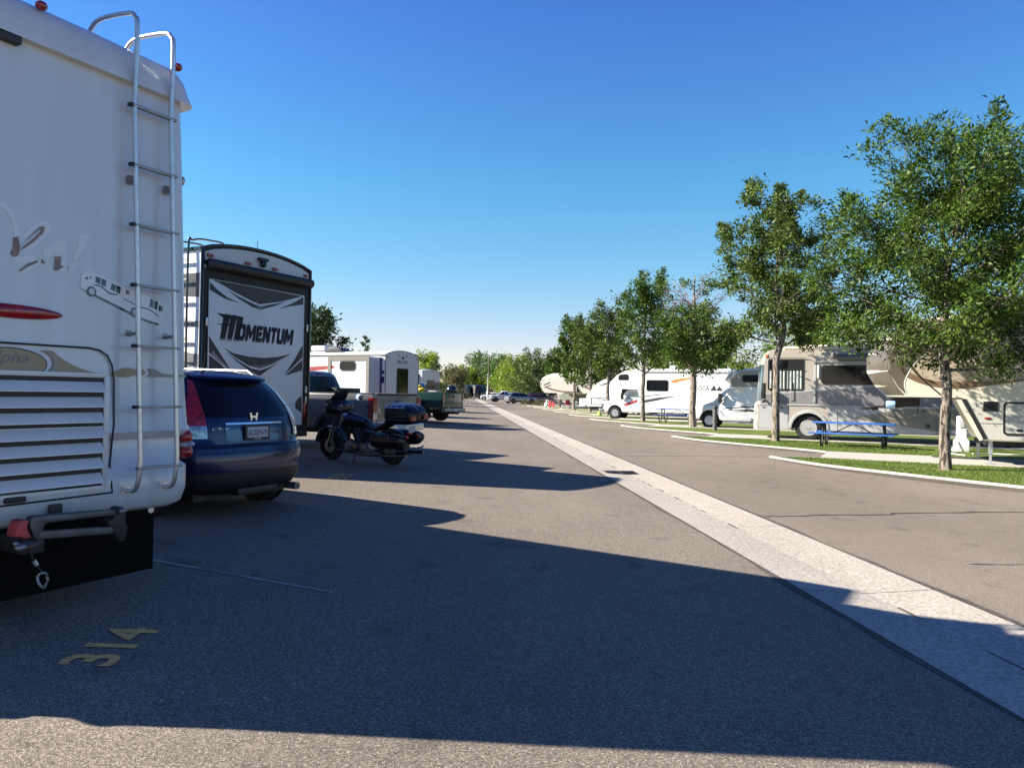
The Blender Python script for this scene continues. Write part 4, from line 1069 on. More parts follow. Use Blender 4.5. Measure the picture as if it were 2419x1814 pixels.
for x in (4.2, 5.15, 6.1):
    for sg in (1, -1): wheel(FM, x, sg * 1.16, .39, .23, sg, 'steel')
build('chassis', MB().box(.1, 11, -1.0, 1.0, .42, .62), black, FM)
for sg in (1, -1): build('stabiliser_jack', MB().tube([(.6, sg * .9, .45), (.6, sg * .9, .02)], .03, 8).box(.5, .7, sg * .9 - .1, sg * .9 + .1, 0, .02), steel, FM)
build('roof_ac_or_shadow_box', MB().box(4, 5, -.35, .35, 3.9, 4.2), white, FM, bevel=.06)

# ================================================================== pickups
def pickup(name, X, Y, b, label, body, side_m=None, L=5.7, w=1.94, ref=(0, 0), rail=1.36, cab_h=1.92, flare=0, group=None, wheel_r=.39, lights='tall', z=None, rearglass=True, bed=2.0, cab=1.9, rim='steel', simple=False):
    F = Frame(name, X, Y, b, label, 'pickup truck', ref=ref, group=group, z=z)
    hw = w / 2; zb = .62; rx = 1.18; sm = side_m or body
    for sg in (1, -1):
        pts = [(.06, zb), (.02, zb + .1), (.02, rail), (bed + .15, rail), (bed + .15, zb - .1)] + arch(rx, .5, zb - .1, wheel_r)[:]
        pts = [(.06, zb), (.02, zb + .1), (.02, rail), (bed + .15, rail), (bed + .15, zb - .08), (rx + .5, zb - .08)] + arch(rx, .5, zb - .08, wheel_r + .02) + [(.3, zb)]
        build('bed_side', MB().prism(pts, 1, sg * hw, sg * (hw - .09)), sm, F, bevel=.022, seg=3)
        if flare:
            a = arch(rx, .53, zb - .05, wheel_r + .02); a2 = arch(rx, .60, zb - .05, wheel_r + .02)
            build('wheel_flare', MB().prism(a + a2[::-1], 1, sg * hw, sg * (hw + .03)), sm, F, bevel=.012)
        build('bed_rail', MB().box(.03, bed + .12, sg * hw - .1 if sg > 0 else -hw - .005, sg * hw + .005 if sg > 0 else -hw + .1, rail, rail + .025), black, F, bevel=.008)
    build('bed_floor', MB().box(.1, bed + .1, -hw + .1, hw - .1, .72, .78).box(bed + .05, bed + .15, -hw + .09, hw - .09, .72, rail), black, F)
    tg = build('tailgate', MB().prism([(-hw + .16, zb + .06), (hw - .16, zb + .06), (hw - .16, rail - .02), (-hw + .16, rail - .02)], 0, .0, .07), body, F, bevel=.02, seg=3)
    build('tailgate_cap', MB().box(-.012, .085, -hw + .15, hw - .15, rail - .02, rail + .02), black, tg, bevel=.008)
    build('tailgate_handle', MB().box(-.012, .0, -.1, .1, rail - .24, rail - .14), black, tg, bevel=.008)
    build('tailgate_crease', MB().box(-.006, .0, -hw + .22, hw - .22, zb + .24, zb + .255), sm, tg)
    for sg in (1, -1):
        y = sg * (hw - .08)
        if lights == 'tall':
            l = build('tail_lamp', MB().prism(rrect(y - .075, y + .075, zb + .34, rail - .06, .02), 0, -.012, .12), redl, F, bevel=.008)
            build('amber_lens', MB().box(-.018, -.01, y - .065, y + .065, zb + .36, zb + .44), amber, l)
            build('clear_lens', MB().prism(rrect(y - .075, y + .075, zb + .16, zb + .335, .015), 0, -.012, .1), clearl, l, bevel=.006)
            build('side_lens', MB().box(.0, .13, sg * hw - .004, sg * hw + .006, zb + .2, rail - .08) if sg > 0 else MB().box(.0, .13, -hw - .006, -hw + .004, zb + .2, rail - .08), redl, l)
        else:
            l = build('tail_lamp', MB().prism(rrect(y - .07, y + .07, rail - .42, rail - .08, .02), 0, -.012, .12), redl, F, bevel=.008)
            build('clear_lens', MB().box(-.018, -.01, y - .06, y + .06, rail - .41, rail - .36), clearl, l)
        build('corner_post', MB().box(.005, .08, y - .08, y + .08, zb + .02, rail - .01), sm, F, bevel=.01)
    build('rear_bumper', MB().box(-.14, .06, -hw + .02, hw - .02, .50, .66), alu if lights == 'tall' else steel, F, bevel=.03, seg=3)
    p = build('licence_plate', MB().box(-.148, -.14, -.16, .16, .51, .65), mat('plate_white', (.42, .43, .48), .5), F)
    build('hitch', MB().box(-.3, .2, -.05, .05, .38, .46).ell((-.3, 0, .48), (.03, .03, .03), 10, 6), black, F)
    # cab and bonnet
    x0 = bed + .18; x1 = x0 + cab; xe = L
    ro = [(.50, x0, xe - .1, hw - .04), (.62, x0, xe, hw), (.9, x0, xe, hw), (1.08, x0, xe - .08, hw), (1.16, x0, xe - .25, hw - .03), (1.2, x0, x1 + .55, hw - .04)]
    B = Shell(ro, 6)
    B.body('cab_body', body, F)
    G = Shell([(1.19, x0 + .0, x1 + .5, hw - .05), (1.35, x0 + .03, x1 + .25, hw - .1), (1.6, x0 + .12, x1 - .1, hw - .17), (cab_h - .1, x0 + .2, x1 - .35, hw - .24), (cab_h - .03, x0 + .28, x1 - .45, hw - .3), (cab_h, x0 + .45, x1 - .6, hw - .45)], 6)
    G.body('cab_roof', sm if simple else body, F)
    if rearglass: G.tailpoly('rear_window', MATS['privacy_glass'], F, 1.28, cab_h - .14, lambda z: -(G.at(z)[2] - .1), lambda z: G.at(z)[2] - .1, .008)
    G.tailpoly('brake_light', redl, F, cab_h - .09, cab_h - .05, -.14, .14, .012, 2, 4)
    for sg in (1, -1):
        xs = lambda z, t: G.at(z)[0] + .15 + (G.at(z)[1] - .22 - G.at(z)[0] - .15) * t
        G.flank('side_window', glass, F, [(xs(1.25, 0), 1.25), (xs(1.25, .46), 1.25), (xs(cab_h - .16, .46), cab_h - .16), (xs(cab_h - .16, 0), cab_h - .16)], sg)
        G.flank('side_window', glass, F, [(xs(1.25, .53), 1.25), (xs(1.25, .97), 1.25), (xs(cab_h - .16, .9), cab_h - .16), (xs(cab_h - .16, .53), cab_h - .16)], sg)
        build('side_mirror', MB().box(x1 + .1, x1 + .2, sg * hw if sg > 0 else -hw - .22, sg * hw + .22 if sg > 0 else -hw, 1.2, 1.45), black, F, bevel=.03)
        for x in (rx, xe - .95):
            if x > 2: arch_well(F, x, sg * hw, .46, sg, zc=wheel_r + .03)
            wheel(F, x, sg * (hw - .14), wheel_r, .27, sg, rim)
        build('side_marker', MB().box(xe - .5, xe - .2, sg * hw - .005, sg * hw + .005, .8, .9), amber, F)
    G.patch('windscreen', glass, F, 1.28, cab_h - .14, 130, 230, .008)
    for sg in (1, -1): build('headlight', MB().box(xe - .06, xe + .02, sg * (hw - .4) - (.18), sg * (hw - .4) + .18, .86, 1.04), clearl, F, bevel=.02)
    build('front_grille', MB().box(xe - .05, xe + .03, -.42, .42, .72, 1.05), black, F, bevel=.02)
    build('front_bumper', MB().box(xe - .1, xe + .12, -hw + .05, hw - .05, .45, .68), alu, F, bevel=.03)
    build('chassis', MB().box(.2, xe - .3, -.6, .6, .42, .62), black, F)
    return F, tg
FG, tg = pickup('pickup_truck', -3.13, 16.7, -64, 'pewter pickup truck with a dark tinted cab, parked behind the black motorcycle', pewter, blueg, ref=(0, .97), z=.15, flare=1)
text('lettering', 'SIERRA', whitep, tg, (-.002, .78, .70), (0, -1, 0), (0, 0, 1), w=.32, h=.04, bold=.02)
q = FG.side(crop([(978, 512)], 700, 860, .1507), .97)[0]
stk = side_panel(FG, 'round_sticker', ellp(q[0], q[1], .085, .085, 24), .97, bluel, .004)
side_panel(stk, 'sticker_centre', ellp(q[0], q[1], .045, .05, 20), .974, whitep, .002)
q = FG.rear(crop([(348, 250)], 700, 860, .1507), 2.32)[0]
dec = MB()
for sg in (1, -1):
    for k in range(9):
        a = R(-100 + 150 * k / 8); cy = q[0] + sg * (.1 + .06 * cos(a) * 0); 
        yy, zz_ = q[0] + sg * (.055 + .075 * cos(R(-70 + 120 * k / 8))), q[1] + .13 * sin(R(-70 + 120 * k / 8))
        dec.ell((2.235 + .045 * 0 + (zz_ - 1.28) * .32 - .02, yy, zz_), (.006, .02, .03), 6, 4)
dec.ell((2.235 + (q[1] - 1.28) * .32 - .02, q[0], q[1]), (.006, .03, .06), 8, 6)
build('window_wreath_decal', dec, whitep, FG)
build('tool_box', MB().box(1.75, 2.1, -.85, .1, 1.3, 1.5), black, FG, bevel=.02)
FB, tg2 = pickup('pickup_truck', -3.17, 34.0, -64, 'dark green pickup truck with an open loaded bed, beyond the white travel trailer', greenp, ref=(0, .95), w=1.92, rail=1.38, lights='short', z=.17, wheel_r=.42)
# load in the green pickup's bed
bt = FB.M
def on_bed(lx, ly, lz): p = bt @ Vector((lx, ly, lz)); return p
def loose(name, mb, m, label, cat, lx, ly, lz, group=None, **k):
    o = build(name, mb, m, None, **k); p = on_bed(lx, ly, lz); o.location = p; o.rotation_euler = (0, 0, R(90 + 64)); tag(o, label, cat, group); return o
kt = MB().lathe([(.02, .6), (.12, .58), (.24, .48), (.28, .36), (.28, .3), (.2, .12), (.1, .04), (.02, .0)], (0, 0, 0), 2, 20)
k_ = loose('kettle_grill', kt, blackg, 'round black kettle grill standing in the green pickup bed at the tailgate', 'grill', .45, -.6, 1.15)
build('handle', MB().tube([(-.28, -.1, .4), (-.34, 0, .42), (-.28, .1, .4)], .012, 6), whitep, k_)
y_ = loose('folded_bundle', MB().ell((0, 0, .13), (.22, .16, .13), 12, 8).ell((.08, .05, .26), (.13, .12, .09), 10, 6), yellowp, 'bright yellow bundle lying on the load in the green pickup', 'bundle', 1.4, .62, 1.38)
w_ = loose('cooler_box', MB().box(-.3, .3, -.2, .2, 0, .36), white2, 'white cooler box in the green pickup bed', 'cooler', .9, .35, 1.05, bevel=.03)
build('lid', MB().box(-.31, .31, -.21, .21, .36, .42), lightg, w_, bevel=.015)
b_ = loose('framed_board', MB().box(-.02, .02, -.3, .3, 0, .75), mat('board_green_grey', (.06, .1, .09), .5), 'grey framed board standing upright behind the green pickup load', 'board', 2.05, .1, 1.5)
build('board_frame', MB().tube([(-.02, -.3, 0), (-.02, -.3, .75), (-.02, .3, .75), (-.02, .3, 0)], .02, 6), alu, b_)

# ================================================================== motorcycle
FK = Frame('motorcycle', -2.33, 14.6, -59, 'black touring motorcycle with a white-lined top case, standing behind the pewter pickup', 'motorcycle', tilt=R(-5), z=.13)
bchrome = mat('shaded_bike_chrome', (.13, .13, .145), .3, metal=.9)  # chrome darkened in its colour to stand for the shade on the bike
gb = mat('gloss_black_navy', (.003, .003, .005), .34, coat=.15, spec=.35)
def moto_wheel(x, r, w):
    t = MB(); n = 36
    rs = []
    for k in range(n):
        a = 2 * pi * k / n; rr = [(r - .085, -w * .4), (r - .05, -w * .5), (r, 0), (r - .05, w * .5), (r - .085, w * .4)]
        rs.append([(x + q * cos(a), y, r + q * sin(a)) for q, y in rr])
    rs.append(rs[0]); t.rings(rs, cap=False)
    tt = build('wheel', t, rubber, FK, ang=60)
    sp = MB(); sp.lathe([(r - .08, -.03), (r - .08, .03), (r - .1, .03), (r - .1, -.03), (r - .08, -.03)], (x, 0, r), 1, 32)
    for k in range(9):
        a = 2 * pi * k / 9; sp.tube([(x + .03 * cos(a), 0, r + .03 * sin(a)), (x + (r - .09) * cos(a), 0, r + (r - .09) * sin(a))], .012, 5)
    sp.lathe([(.05, -.06), (.05, .06)], (x, 0, r), 1, 12)
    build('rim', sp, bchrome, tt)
    build('brake_disc', MB().lathe([(.15, .05), (.15, .056), (.08, .056)], (x, 0, r), 1, 24), steel, tt)
moto_wheel(0, .33, .15); moto_wheel(1.62, .32, .13)
def fender(x, r, a0, a1, w, name):
    mb = MB(); rs = []
    for k in range(15):
        a = R(a0 + (a1 - a0) * k / 14)
        rs.append([(x + q * cos(a), y, r + q * sin(a)) for q, y in ((.34, -w), (.385, -w * .85), (.40, 0), (.385, w * .85), (.34, w))])
    mb.rings(rs, cap=False, closed=False); return build(name, mb, gb, FK, ang=60)
fender(1.62, .33, 5, 165, .09, 'front_fender'); fender(0, .34, 25, 200, .11, 'rear_fender')
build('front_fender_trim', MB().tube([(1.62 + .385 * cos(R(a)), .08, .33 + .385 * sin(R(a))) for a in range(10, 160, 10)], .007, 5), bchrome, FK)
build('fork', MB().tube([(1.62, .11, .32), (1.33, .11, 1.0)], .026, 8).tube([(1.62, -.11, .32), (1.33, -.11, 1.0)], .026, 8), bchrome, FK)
eng = MB().box(.55, 1.05, -.14, .14, .2, .42).lathe([(.13, -.2), (.13, .2)], (.95, 0, .34), 1, 20)
build('engine_case', eng, steel, FK, bevel=.03)
cy = MB()
for ang, cx in ((-24, .72), (24, .82)):
    d = Vector((sin(R(ang)), 0, cos(R(ang))))
    for k in range(9):
        c = Vector((cx, 0, .42)) + d * (.03 + .03 * k); u = Vector((d.z, 0, -d.x)) * .075
        a_, b2 = c - u, c + u
        cy.tube([c - d * .008, c + d * .008], .095, 12)
    c = Vector((cx, 0, .42)) + d * .32; cy.tube([c, c + d * .06], .08, 12)
build('cylinder', cy, mat('engine_fins', (.06, .06, .065), .4, metal=.7), FK)
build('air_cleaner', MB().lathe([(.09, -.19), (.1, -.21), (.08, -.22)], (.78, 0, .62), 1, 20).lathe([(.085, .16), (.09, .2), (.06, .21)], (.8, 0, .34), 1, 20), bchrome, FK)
tk_ = MB(); rs = []
for x, hw_, z0, z1 in ((.55, .05, .80, .84), (.62, .1, .76, .9), (.8, .14, .72, .97), (1.0, .15, .70, 1.02), (1.15, .12, .72, 1.02), (1.25, .05, .78, .98)):
    rs.append([(x, hw_ * cos(2 * pi * k / 12), (z0 + z1) / 2 + (z1 - z0) / 2 * sin(2 * pi * k / 12)) for k in range(12)])
build('fuel_tank', MB().rings(rs), gb, FK, ang=60)
tln = MB()
for dz in (0, .035): tln.tube([(.62, .115 - dz * .3, .86 + dz), (.8, .145 - dz * .5, .90 + dz), (1.0, .15 - dz * .8, .93 + dz), (1.12, .125 - dz * .8, .96 + dz)], .006, 5)
tln.tube([(.62, .11, .86), (.63, .10, .9)], .006, 5)
build('tank_pinstripe', tln, skyb, FK)
build('tank_emblem', MB().ell((1.12, .10, .985), (.07, .035, .03), 12, 8), bluel, FK)
st_ = MB(); rs = []
for x, hw_, z0, z1 in ((-.12, .1, .86, .98), (-.02, .15, .76, 1.0), (.1, .16, .72, .86), (.3, .17, .66, .78), (.5, .15, .68, .80), (.62, .08, .76, .86)):
    rs.append([(x, hw_ * cos(2 * pi * k / 12), (z0 + z1) / 2 + (z1 - z0) / 2 * sin(2 * pi * k / 12)) for k in range(12)])
build('seat', MB().rings(rs), mat('seat_vinyl', (.006, .006, .01), .5), FK, ang=60)
# batwing fairing and windscreen
rs = []
for x, hw_, z0, z1 in ((1.20, .20, 1.04, 1.16), (1.26, .36, 1.0, 1.26), (1.36, .38, .96, 1.30), (1.48, .28, .95, 1.27), (1.56, .12, .98, 1.16)):
    rs.append([(x, hw_ * cos(2 * pi * k / 16), (z0 + z1) / 2 + (z1 - z0) / 2 * sin(2 * pi * k / 16)) for k in range(16)])
fg = build('fairing', MB().rings(rs), gb, FK, ang=60)
build('headlight', MB().lathe([(.02, .1), (.085, .09), (.095, .05), (.095, 0)], (1.5, 0, 1.08), 0, 18), clearl, fg)
build('windscreen', MB().grid(lambda u, v: (1.40 - .16 * v + .06 * (1 - u * u), .24 * u * (1 - .25 * v * v), 1.26 + .2 * v), np.linspace(-1, 1, 9), np.linspace(0, 1, 6)), mat('smoked_screen', (.015, .015, .02), .06, coat=1), fg)
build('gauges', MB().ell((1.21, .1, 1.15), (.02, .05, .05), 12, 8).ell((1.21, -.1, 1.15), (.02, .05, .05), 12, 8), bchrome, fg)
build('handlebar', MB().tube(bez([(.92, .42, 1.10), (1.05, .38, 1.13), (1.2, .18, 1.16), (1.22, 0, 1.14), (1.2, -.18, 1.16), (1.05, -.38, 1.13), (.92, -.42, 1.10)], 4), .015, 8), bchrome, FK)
build('grip', MB().tube([(.86, .44, 1.09), (.98, .40, 1.115)], .022, 8).tube([(.86, -.44, 1.09), (.98, -.40, 1.115)], .022, 8), black, FK)
for sg in (1, -1):
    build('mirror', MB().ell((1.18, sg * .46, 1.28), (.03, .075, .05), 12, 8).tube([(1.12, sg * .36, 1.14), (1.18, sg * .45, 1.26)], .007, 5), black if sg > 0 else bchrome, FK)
    sb = MB(); rs = []
    for x, z0, z1 in ((-.50, .48, .60), (-.42, .40, .66), (-.1, .37, .69), (.16, .40, .68), (.22, .5, .62)):
        yc = sg * .30; rs.append([(x, yc + .115 * (abs(cos(2 * pi * k / 16)) ** .6) * (1 if cos(2 * pi * k / 16) > 0 else -1), (z0 + z1) / 2 + (z1 - z0) / 2 * (abs(sin(2 * pi * k / 16)) ** .6) * (1 if sin(2 * pi * k / 16) > 0 else -1)) for k in range(16)])
    s_ = build('saddlebag', MB().rings(rs), gb, FK, ang=60)
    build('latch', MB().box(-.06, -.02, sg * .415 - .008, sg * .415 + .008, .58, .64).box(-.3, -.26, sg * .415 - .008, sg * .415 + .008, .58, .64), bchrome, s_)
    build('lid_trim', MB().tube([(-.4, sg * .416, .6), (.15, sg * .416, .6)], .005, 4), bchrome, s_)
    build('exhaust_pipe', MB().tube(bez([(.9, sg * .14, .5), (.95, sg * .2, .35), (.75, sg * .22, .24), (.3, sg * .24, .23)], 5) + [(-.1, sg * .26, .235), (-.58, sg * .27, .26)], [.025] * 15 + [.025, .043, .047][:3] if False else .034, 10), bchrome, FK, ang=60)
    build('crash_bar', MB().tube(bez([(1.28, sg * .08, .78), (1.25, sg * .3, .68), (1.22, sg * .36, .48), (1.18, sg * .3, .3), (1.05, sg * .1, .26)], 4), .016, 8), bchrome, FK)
    build('footboard', MB().box(.72, 1.02, sg * .24 if sg > 0 else -.36, .36 if sg > 0 else -.24, .27, .29), black, FK, bevel=.008)
    build('turn_signal', MB().ell((-.52, sg * .17, .60), (.04, .045, .04), 12, 8), redl, FK)
build('saddlebag_guard', MB().tube(bez([(.30, .2, .58), (.28, .42, .50), (.12, .44, .30), (.0, .3, .25)], 4), .013, 8), bchrome, FK)
build('rear_bumper_rail', MB().tube(bez([(-.1, .4, .34), (-.45, .4, .36), (-.62, .2, .38), (-.64, 0, .38), (-.62, -.2, .38), (-.45, -.4, .36)], 4), .014, 8), bchrome, FK)
build('tail_light', MB().ell((-.47, 0, .66), (.05, .08, .045), 12, 8), redl, FK)
build('licence_plate', MB().box(-.53, -.52, -.09, .09, .68, .80), mat('plate_white', (.42, .43, .48), .5), FK)
tp = MB(); rs = []
for z, x0, x1, hw_ in ((.82, -.62, -.08, .24), (.86, -.66, -.05, .27), (.98, -.68, -.04, .28), (1.06, -.64, -.02, .265), (1.11, -.52, -.04, .2), (1.125, -.4, -.12, .1)):
    ring = []
    for cx, cy_, a0 in ((x1 - .1, hw_ - .09, 0), (x0 + .1, hw_ - .09, 90), (x0 + .1, -hw_ + .09, 180), (x1 - .1, -hw_ + .09, 270)):
        for k in range(5): a = R(a0 + 22.5 * k); ring.append((cx + .1 * cos(a), cy_ + .09 * sin(a), z))
    rs.append(ring)
tpo = build('top_case', MB().rings(rs), gb, FK, ang=50)
ln_ = MB()
def tz(x, y): return 1.13 - .28 * max(0, abs(y) - .1) ** 1.2 * 2 - .12 * max(0, -x - .45) * 2
for k in range(4):
    x = -.08 - k * .13; ln_.tube([(x - .02, .255, 1.075), (x + .03, .18, 1.10), (x - .0, .05, 1.134), (x - .0, -.05, 1.134), (x + .03, -.18, 1.10), (x - .02, -.255, 1.075)], .006, 4)
ln_.tube([(-.1, .26, 1.075), (-.55, .26, 1.068)], .006, 4); ln_.tube([(-.1, .0, 1.14), (-.55, .0, 1.10), (-.66, 0, 1.03)], .006, 4); ln_.tube([(-.12, .17, 1.105), (-.5, .18, 1.085), (-.62, .12, 1.05)], .006, 4); ln_.tube([(-.1, -.26, 1.075), (-.55, -.26, 1.068)], .006, 4)
build('case_lining', ln_, mat('pale_reflective_line', (.55, .57, .8), .5), tpo)
for v_ in tpo.children[0].data.vertices: v_.co.z += .016
build('case_lamp', MB().box(-.70, -.66, .12, .26, .88, .96).box(-.70, -.66, -.26, -.12, .88, .96), redl, tpo, bevel=.01)
build('case_rack', MB().tube([(-.6, .29, .9), (-.1, .29, .9)], .008, 6).tube([(-.6, .29, .95), (-.2, .29, .94)], .006, 6), bchrome, tpo)
for o_ in [tpo] + list(tpo.children):
    for v_ in o_.data.vertices: v_.co.x = -.05 + (v_.co.x + .05) * 1.05; v_.co.z = .85 + (v_.co.z - .82) * 1.2
build('backrest', MB().ell((-.02, 0, .98), (.05, .2, .13), 14, 8), MATS['seat_vinyl'], FK)
build('kickstand', MB().tube([(.85, .1, .22), (.78, .30, -.02 + .03)], .012, 6), bchrome, FK)

# ================================================================== white travel trailer with slide-out
FT = Frame('travel_trailer', -4.2, 33.0, -64, 'white travel trailer with a slide-out and a tall rear window, beyond the pewter pickup', 'trailer', ref=(0, -1.22), z=.19)
hw = 1.24; bp2 = arc_roof(2.93, 3.12, hw)
build('body', MB().prism([(-hw, .55)] + bp2 + [(hw, .55)], 0, 0.01, 10.0), white2, FT)
rear_panel(FT, 'rear_wall', [(-hw + .02, .6)] + [(y * .985, z - .02) for y, z in bp2] + [(hw - .02, .6)], .01, lightg, .01)
build('edge_trim', MB().tube([(.0, -hw, .6)] + [(.0, y, z) for y, z in bp2] + [(.0, hw, .6)], .018, 6), navy, FT, ang=60)
window(FT, (-.42, .42, 1.15, 2.38), 0, axis=0, sgn=-1, fw=.05, r=.1)
for y, z in ((-1.08, 2.82), (-.28, 2.92), (.28, 2.92), (1.08, 2.80)): build('clearance_lamp', MB().box(-.02, .0, y - .05, y + .05, z - .02, z + .02), redl if abs(y) > 1 else black, FT)
build('camera', MB().ell((-.03, 0, 2.82), (.04, .07, .05), 10, 6), black, FT)
text('lettering', 'MALLARD', darkg, FT, (-.001, .38, 2.58), (0, -1, 0), (0, 0, 1), w=.76, h=.15, bold=.01, shear=.15)
sq_ = FT.side([(870, 900), (776, 900), (802, 876), (841, 852), (870, 842)], hw + .85)
SA, SB = sq_[0][0], sq_[1][0]; ST = sq_[4][1]
sl = build('slide_out', MB().box(SA, SB, hw, hw + .85, .75, ST), white2, FT)
for a, b in ((SA - .04, SA + .12), (SB - .12, SB + .04)): build('slide_trim', MB().box(a, b, hw + .845, hw + .875, .72, ST - .16), mat('trim_grey_brown', (.22, .2, .17), .5), sl)
build('slide_trim', MB().box(SA - .04, SB + .04, hw + .846, hw + .876, ST - .16, ST + .02), MATS['trim_grey_brown'], sl)
build('slide_end_panel', MB().box(SA - .03, SA, hw + .12, hw + .82, .75, ST - .05), mat('slide_end_shade_grey', (.34, .36, .4), .5), sl)  # end of the white slide-out, its shade put into this grey
build('slide_seal', MB().box(SA - .06, SA, hw, hw + .12, .75, ST), navy, sl)
window(sl, (sq_[3][0], sq_[2][0], sq_[2][1], sq_[3][1]), hw + .85, frame=mat('frame_grey', (.12, .11, .1), .5), r=.16)
multi_side(sl, 'side_graphic', [bez([(2.0, 2.05), (3.0, 2.0), (5.5, 1.85), (7.3, 1.7)], 5) + bez([(7.3, 1.66), (5.5, 1.78), (3.5, 1.83), (2.0, 1.78)], 5), [(2.0, 1.2), (4.5, 1.25), (4.5, 1.2), (2.0, 1.05)]], hw + .85, darkg)
multi_side(sl, 'side_graphic', [bez([(2.0, 2.42), (3.0, 2.38), (4.4, 2.28)], 5) + bez([(4.4, 2.2), (3.0, 2.2), (2.0, 2.3)], 5)], hw + .85, redd)
multi_side(FT, 'side_graphic', [[(.05, 2.1), (.8, 2.2), (.05, 2.25)], [(.05, 1.72), (1.8, 1.72), (1.8, 2.0), (.05, 2.0)]], hw, navy)
build('awning_rail', MB().box(.02, 9.9, hw, hw + .025, 2.86, 2.91), darkg, FT)
for x in (2.6, 5.4):
    build('roof_vent_cover', MB().prism([(x, 3.08), (x + .25, 3.26), (x + .75, 3.28), (x + 1.1, 3.08)], 1, .1, .8), darkg, FT, bevel=.03)
build('roof_ac_or_shadow_box', MB().box(4.0, 4.8, -.35, .35, 3.15, 3.4), white, FT, bevel=.06)
for x in (4.6, 5.5):
    for sg in (1, -1): wheel(FT, x, sg * 1.1, .36, .2, sg, 'white')
for sg in (1, -1): build('tail_lamp', MB().box(-.02, .0, sg * 1.1 - .05, sg * 1.1 + .05, .75, 1.0), redl, FT)
build('bumper', MB().box(-.12, .05, -1.1, 1.1, .42, .55), black, FT)
build('side_awning', MB().lathe([(.06, 0), (.06, 4.5)], (1, -hw - .07, 2.85), 0, 10), lightg, FT)
# next one along, and a blue van between
FN = Frame('fifth_wheel_trailer', -5.6, 57.0, -64, 'white and grey fifth wheel trailer with a dark stripe, behind the green pickup', 'trailer', ref=(0, -1.22))
build('body', MB().prism([(-1.22, .7), (-1.22, 3.0), (0, 3.12), (1.22, 3.0), (1.22, .7)], 0, 0, 10), lightg, FN)
build('slide_out', MB().box(.6, 6, 1.22, 1.9, .9, 2.9), white2, FN)
build('rear_graphic', MB().prism([(-1.2, 1.2), (1.2, 1.0), (1.2, 1.9), (-1.2, 2.2)], 0, 0, -.01), darkg, FN)
window(FN, (-.5, .5, 1.7, 2.3), -.011, axis=0, sgn=-1)
multi_side(FN, 'side_graphic', [[(0.7, 1.5), (5.9, 2.3), (5.9, 2.0), (.7, 1.3)]], 1.9, darkg)
build('roof_ac_or_shadow_box', MB().prism([(2.4, 3.05), (2.6, 3.4), (3.5, 3.42), (3.9, 3.05)], 1, -.5, .5), black, FN)
for x in (4, 4.9):
    for sg in (1, -1): wheel(FN, x, sg * 1.1, .37, .2, sg, 'white')
FV = Frame('parked_van', -4.75, 43.3, -64, 'blue van whose roof shows between the white travel trailer and the green pickup load', 'van', ref=(0, -.95))
V = Shell([(.3, .1, 4.9, .85), (.5, 0, 5.0, .95), (1.1, 0, 4.95, .97), (1.3, .05, 4.2, .95), (1.75, .15, 3.7, .86), (1.93, .25, 3.4, .78), (2.0, .5, 3.2, .6)], 5)
V.body('body', navy, FV); V.tailpoly('rear_window', glass, FV, 1.3, 1.75, -.7, .7, .008)
for sg in (1, -1):
    V.flank('side_window', glass, FV, [(.6, 1.3), (3.4, 1.3), (3.2, 1.72), (.7, 1.72)], sg)
    build('tail_lamp', MB().box(-.01, .08, sg * .85 - .05, sg * .85 + .05, .8, 1.2), redl, FV)
    for x in (.9, 3.9): wheel(FV, x, sg * .82, .34, .22, sg, 'steel')
# ================================================================== right-hand row, noses towards the road
RB = -65.3
def rv(name, X, Y, label, cat, w=2.5, **k):      # origin on the ground under the flank point X, Y, centred across
    return Frame(name, X, Y, RB, label, cat, ref=(0, w / 2), **k)

# ---- taupe class A motorhome; x = 0 at the front axle
F1 = rv('motorhome', 11.2, 27.9, 'taupe and grey motorhome with a chrome front wheel and curtained cab window', 'motorhome')
y = 1.25
C3 = dict(ox=1640, oy=760, k=.19293)
T = lambda pts, yy=y: F1.side(crop(pts, **C3), yy)
tp_ = T([(880, 340), (860, 450), (850, 850), (835, 1060), (830, 1310)])
xf = 1.82
lv = [(.36, xf - .1, .18, 1), (.40, xf, .22, 1), (.9, xf, .26, 1), (1.35, xf - .02, .27, 1), (1.45, xf - .1, .26, 1), (2.9, xf - .2, .26, 1), (3.25, xf - .28, .24, .99), (3.42, xf - .45, .22, .97), (3.5, xf - .8, .2, .9)]
def body_with_arch(F, lv, xr, w, m, arches, name='body', depth=.5):
    ob = build(name, nosed(lv, xr, w, rr=.08), m, F, ang=35)
    for x, r, zc in arches:
        cb = build('cutter', MB().lathe([(r, -w), (r, w)], (x, 0, zc), 1, 32), m, F, smooth=False)
        md = ob.modifiers.new('b', 'BOOLEAN'); md.operation = 'DIFFERENCE'; md.object = cb; md.solver = 'EXACT'
        bpy.context.view_layer.update(); dg = bpy.context.evaluated_depsgraph_get()
        me = bpy.data.meshes.new_from_object(ob.evaluated_get(dg)); ob.modifiers.clear(); old = ob.data; ob.data = me; bpy.data.meshes.remove(old)
        cm = cb.data; bpy.data.objects.remove(cb); bpy.data.meshes.remove(cm)
        me.name = name
        me.set_sharp_from_angle(angle=R(35))
    return ob
body_with_arch(F1, lv, -8.6, 2.5, taupe, [(0, .60, .44), (-6.2, .56, .44)])
build('wheel_well', MB().box(-.62, .62, -.9, .9, .45, 1.1), black, F1); build('wheel_well', MB().box(-6.8, -5.6, -.9, .9, .45, 1.1), black, F1)
build('wheel_arch', MB().prism(arch(0, .60, .45, .44) + arch(0, .72, .45, .44)[::-1], 1, y, y + .03), silverp, F1, bevel=.01)
for x in (0, -6.2):
    for sg in (1, -1): wheel(F1, x, sg * 1.06, .48, .28, sg, 'chrome')
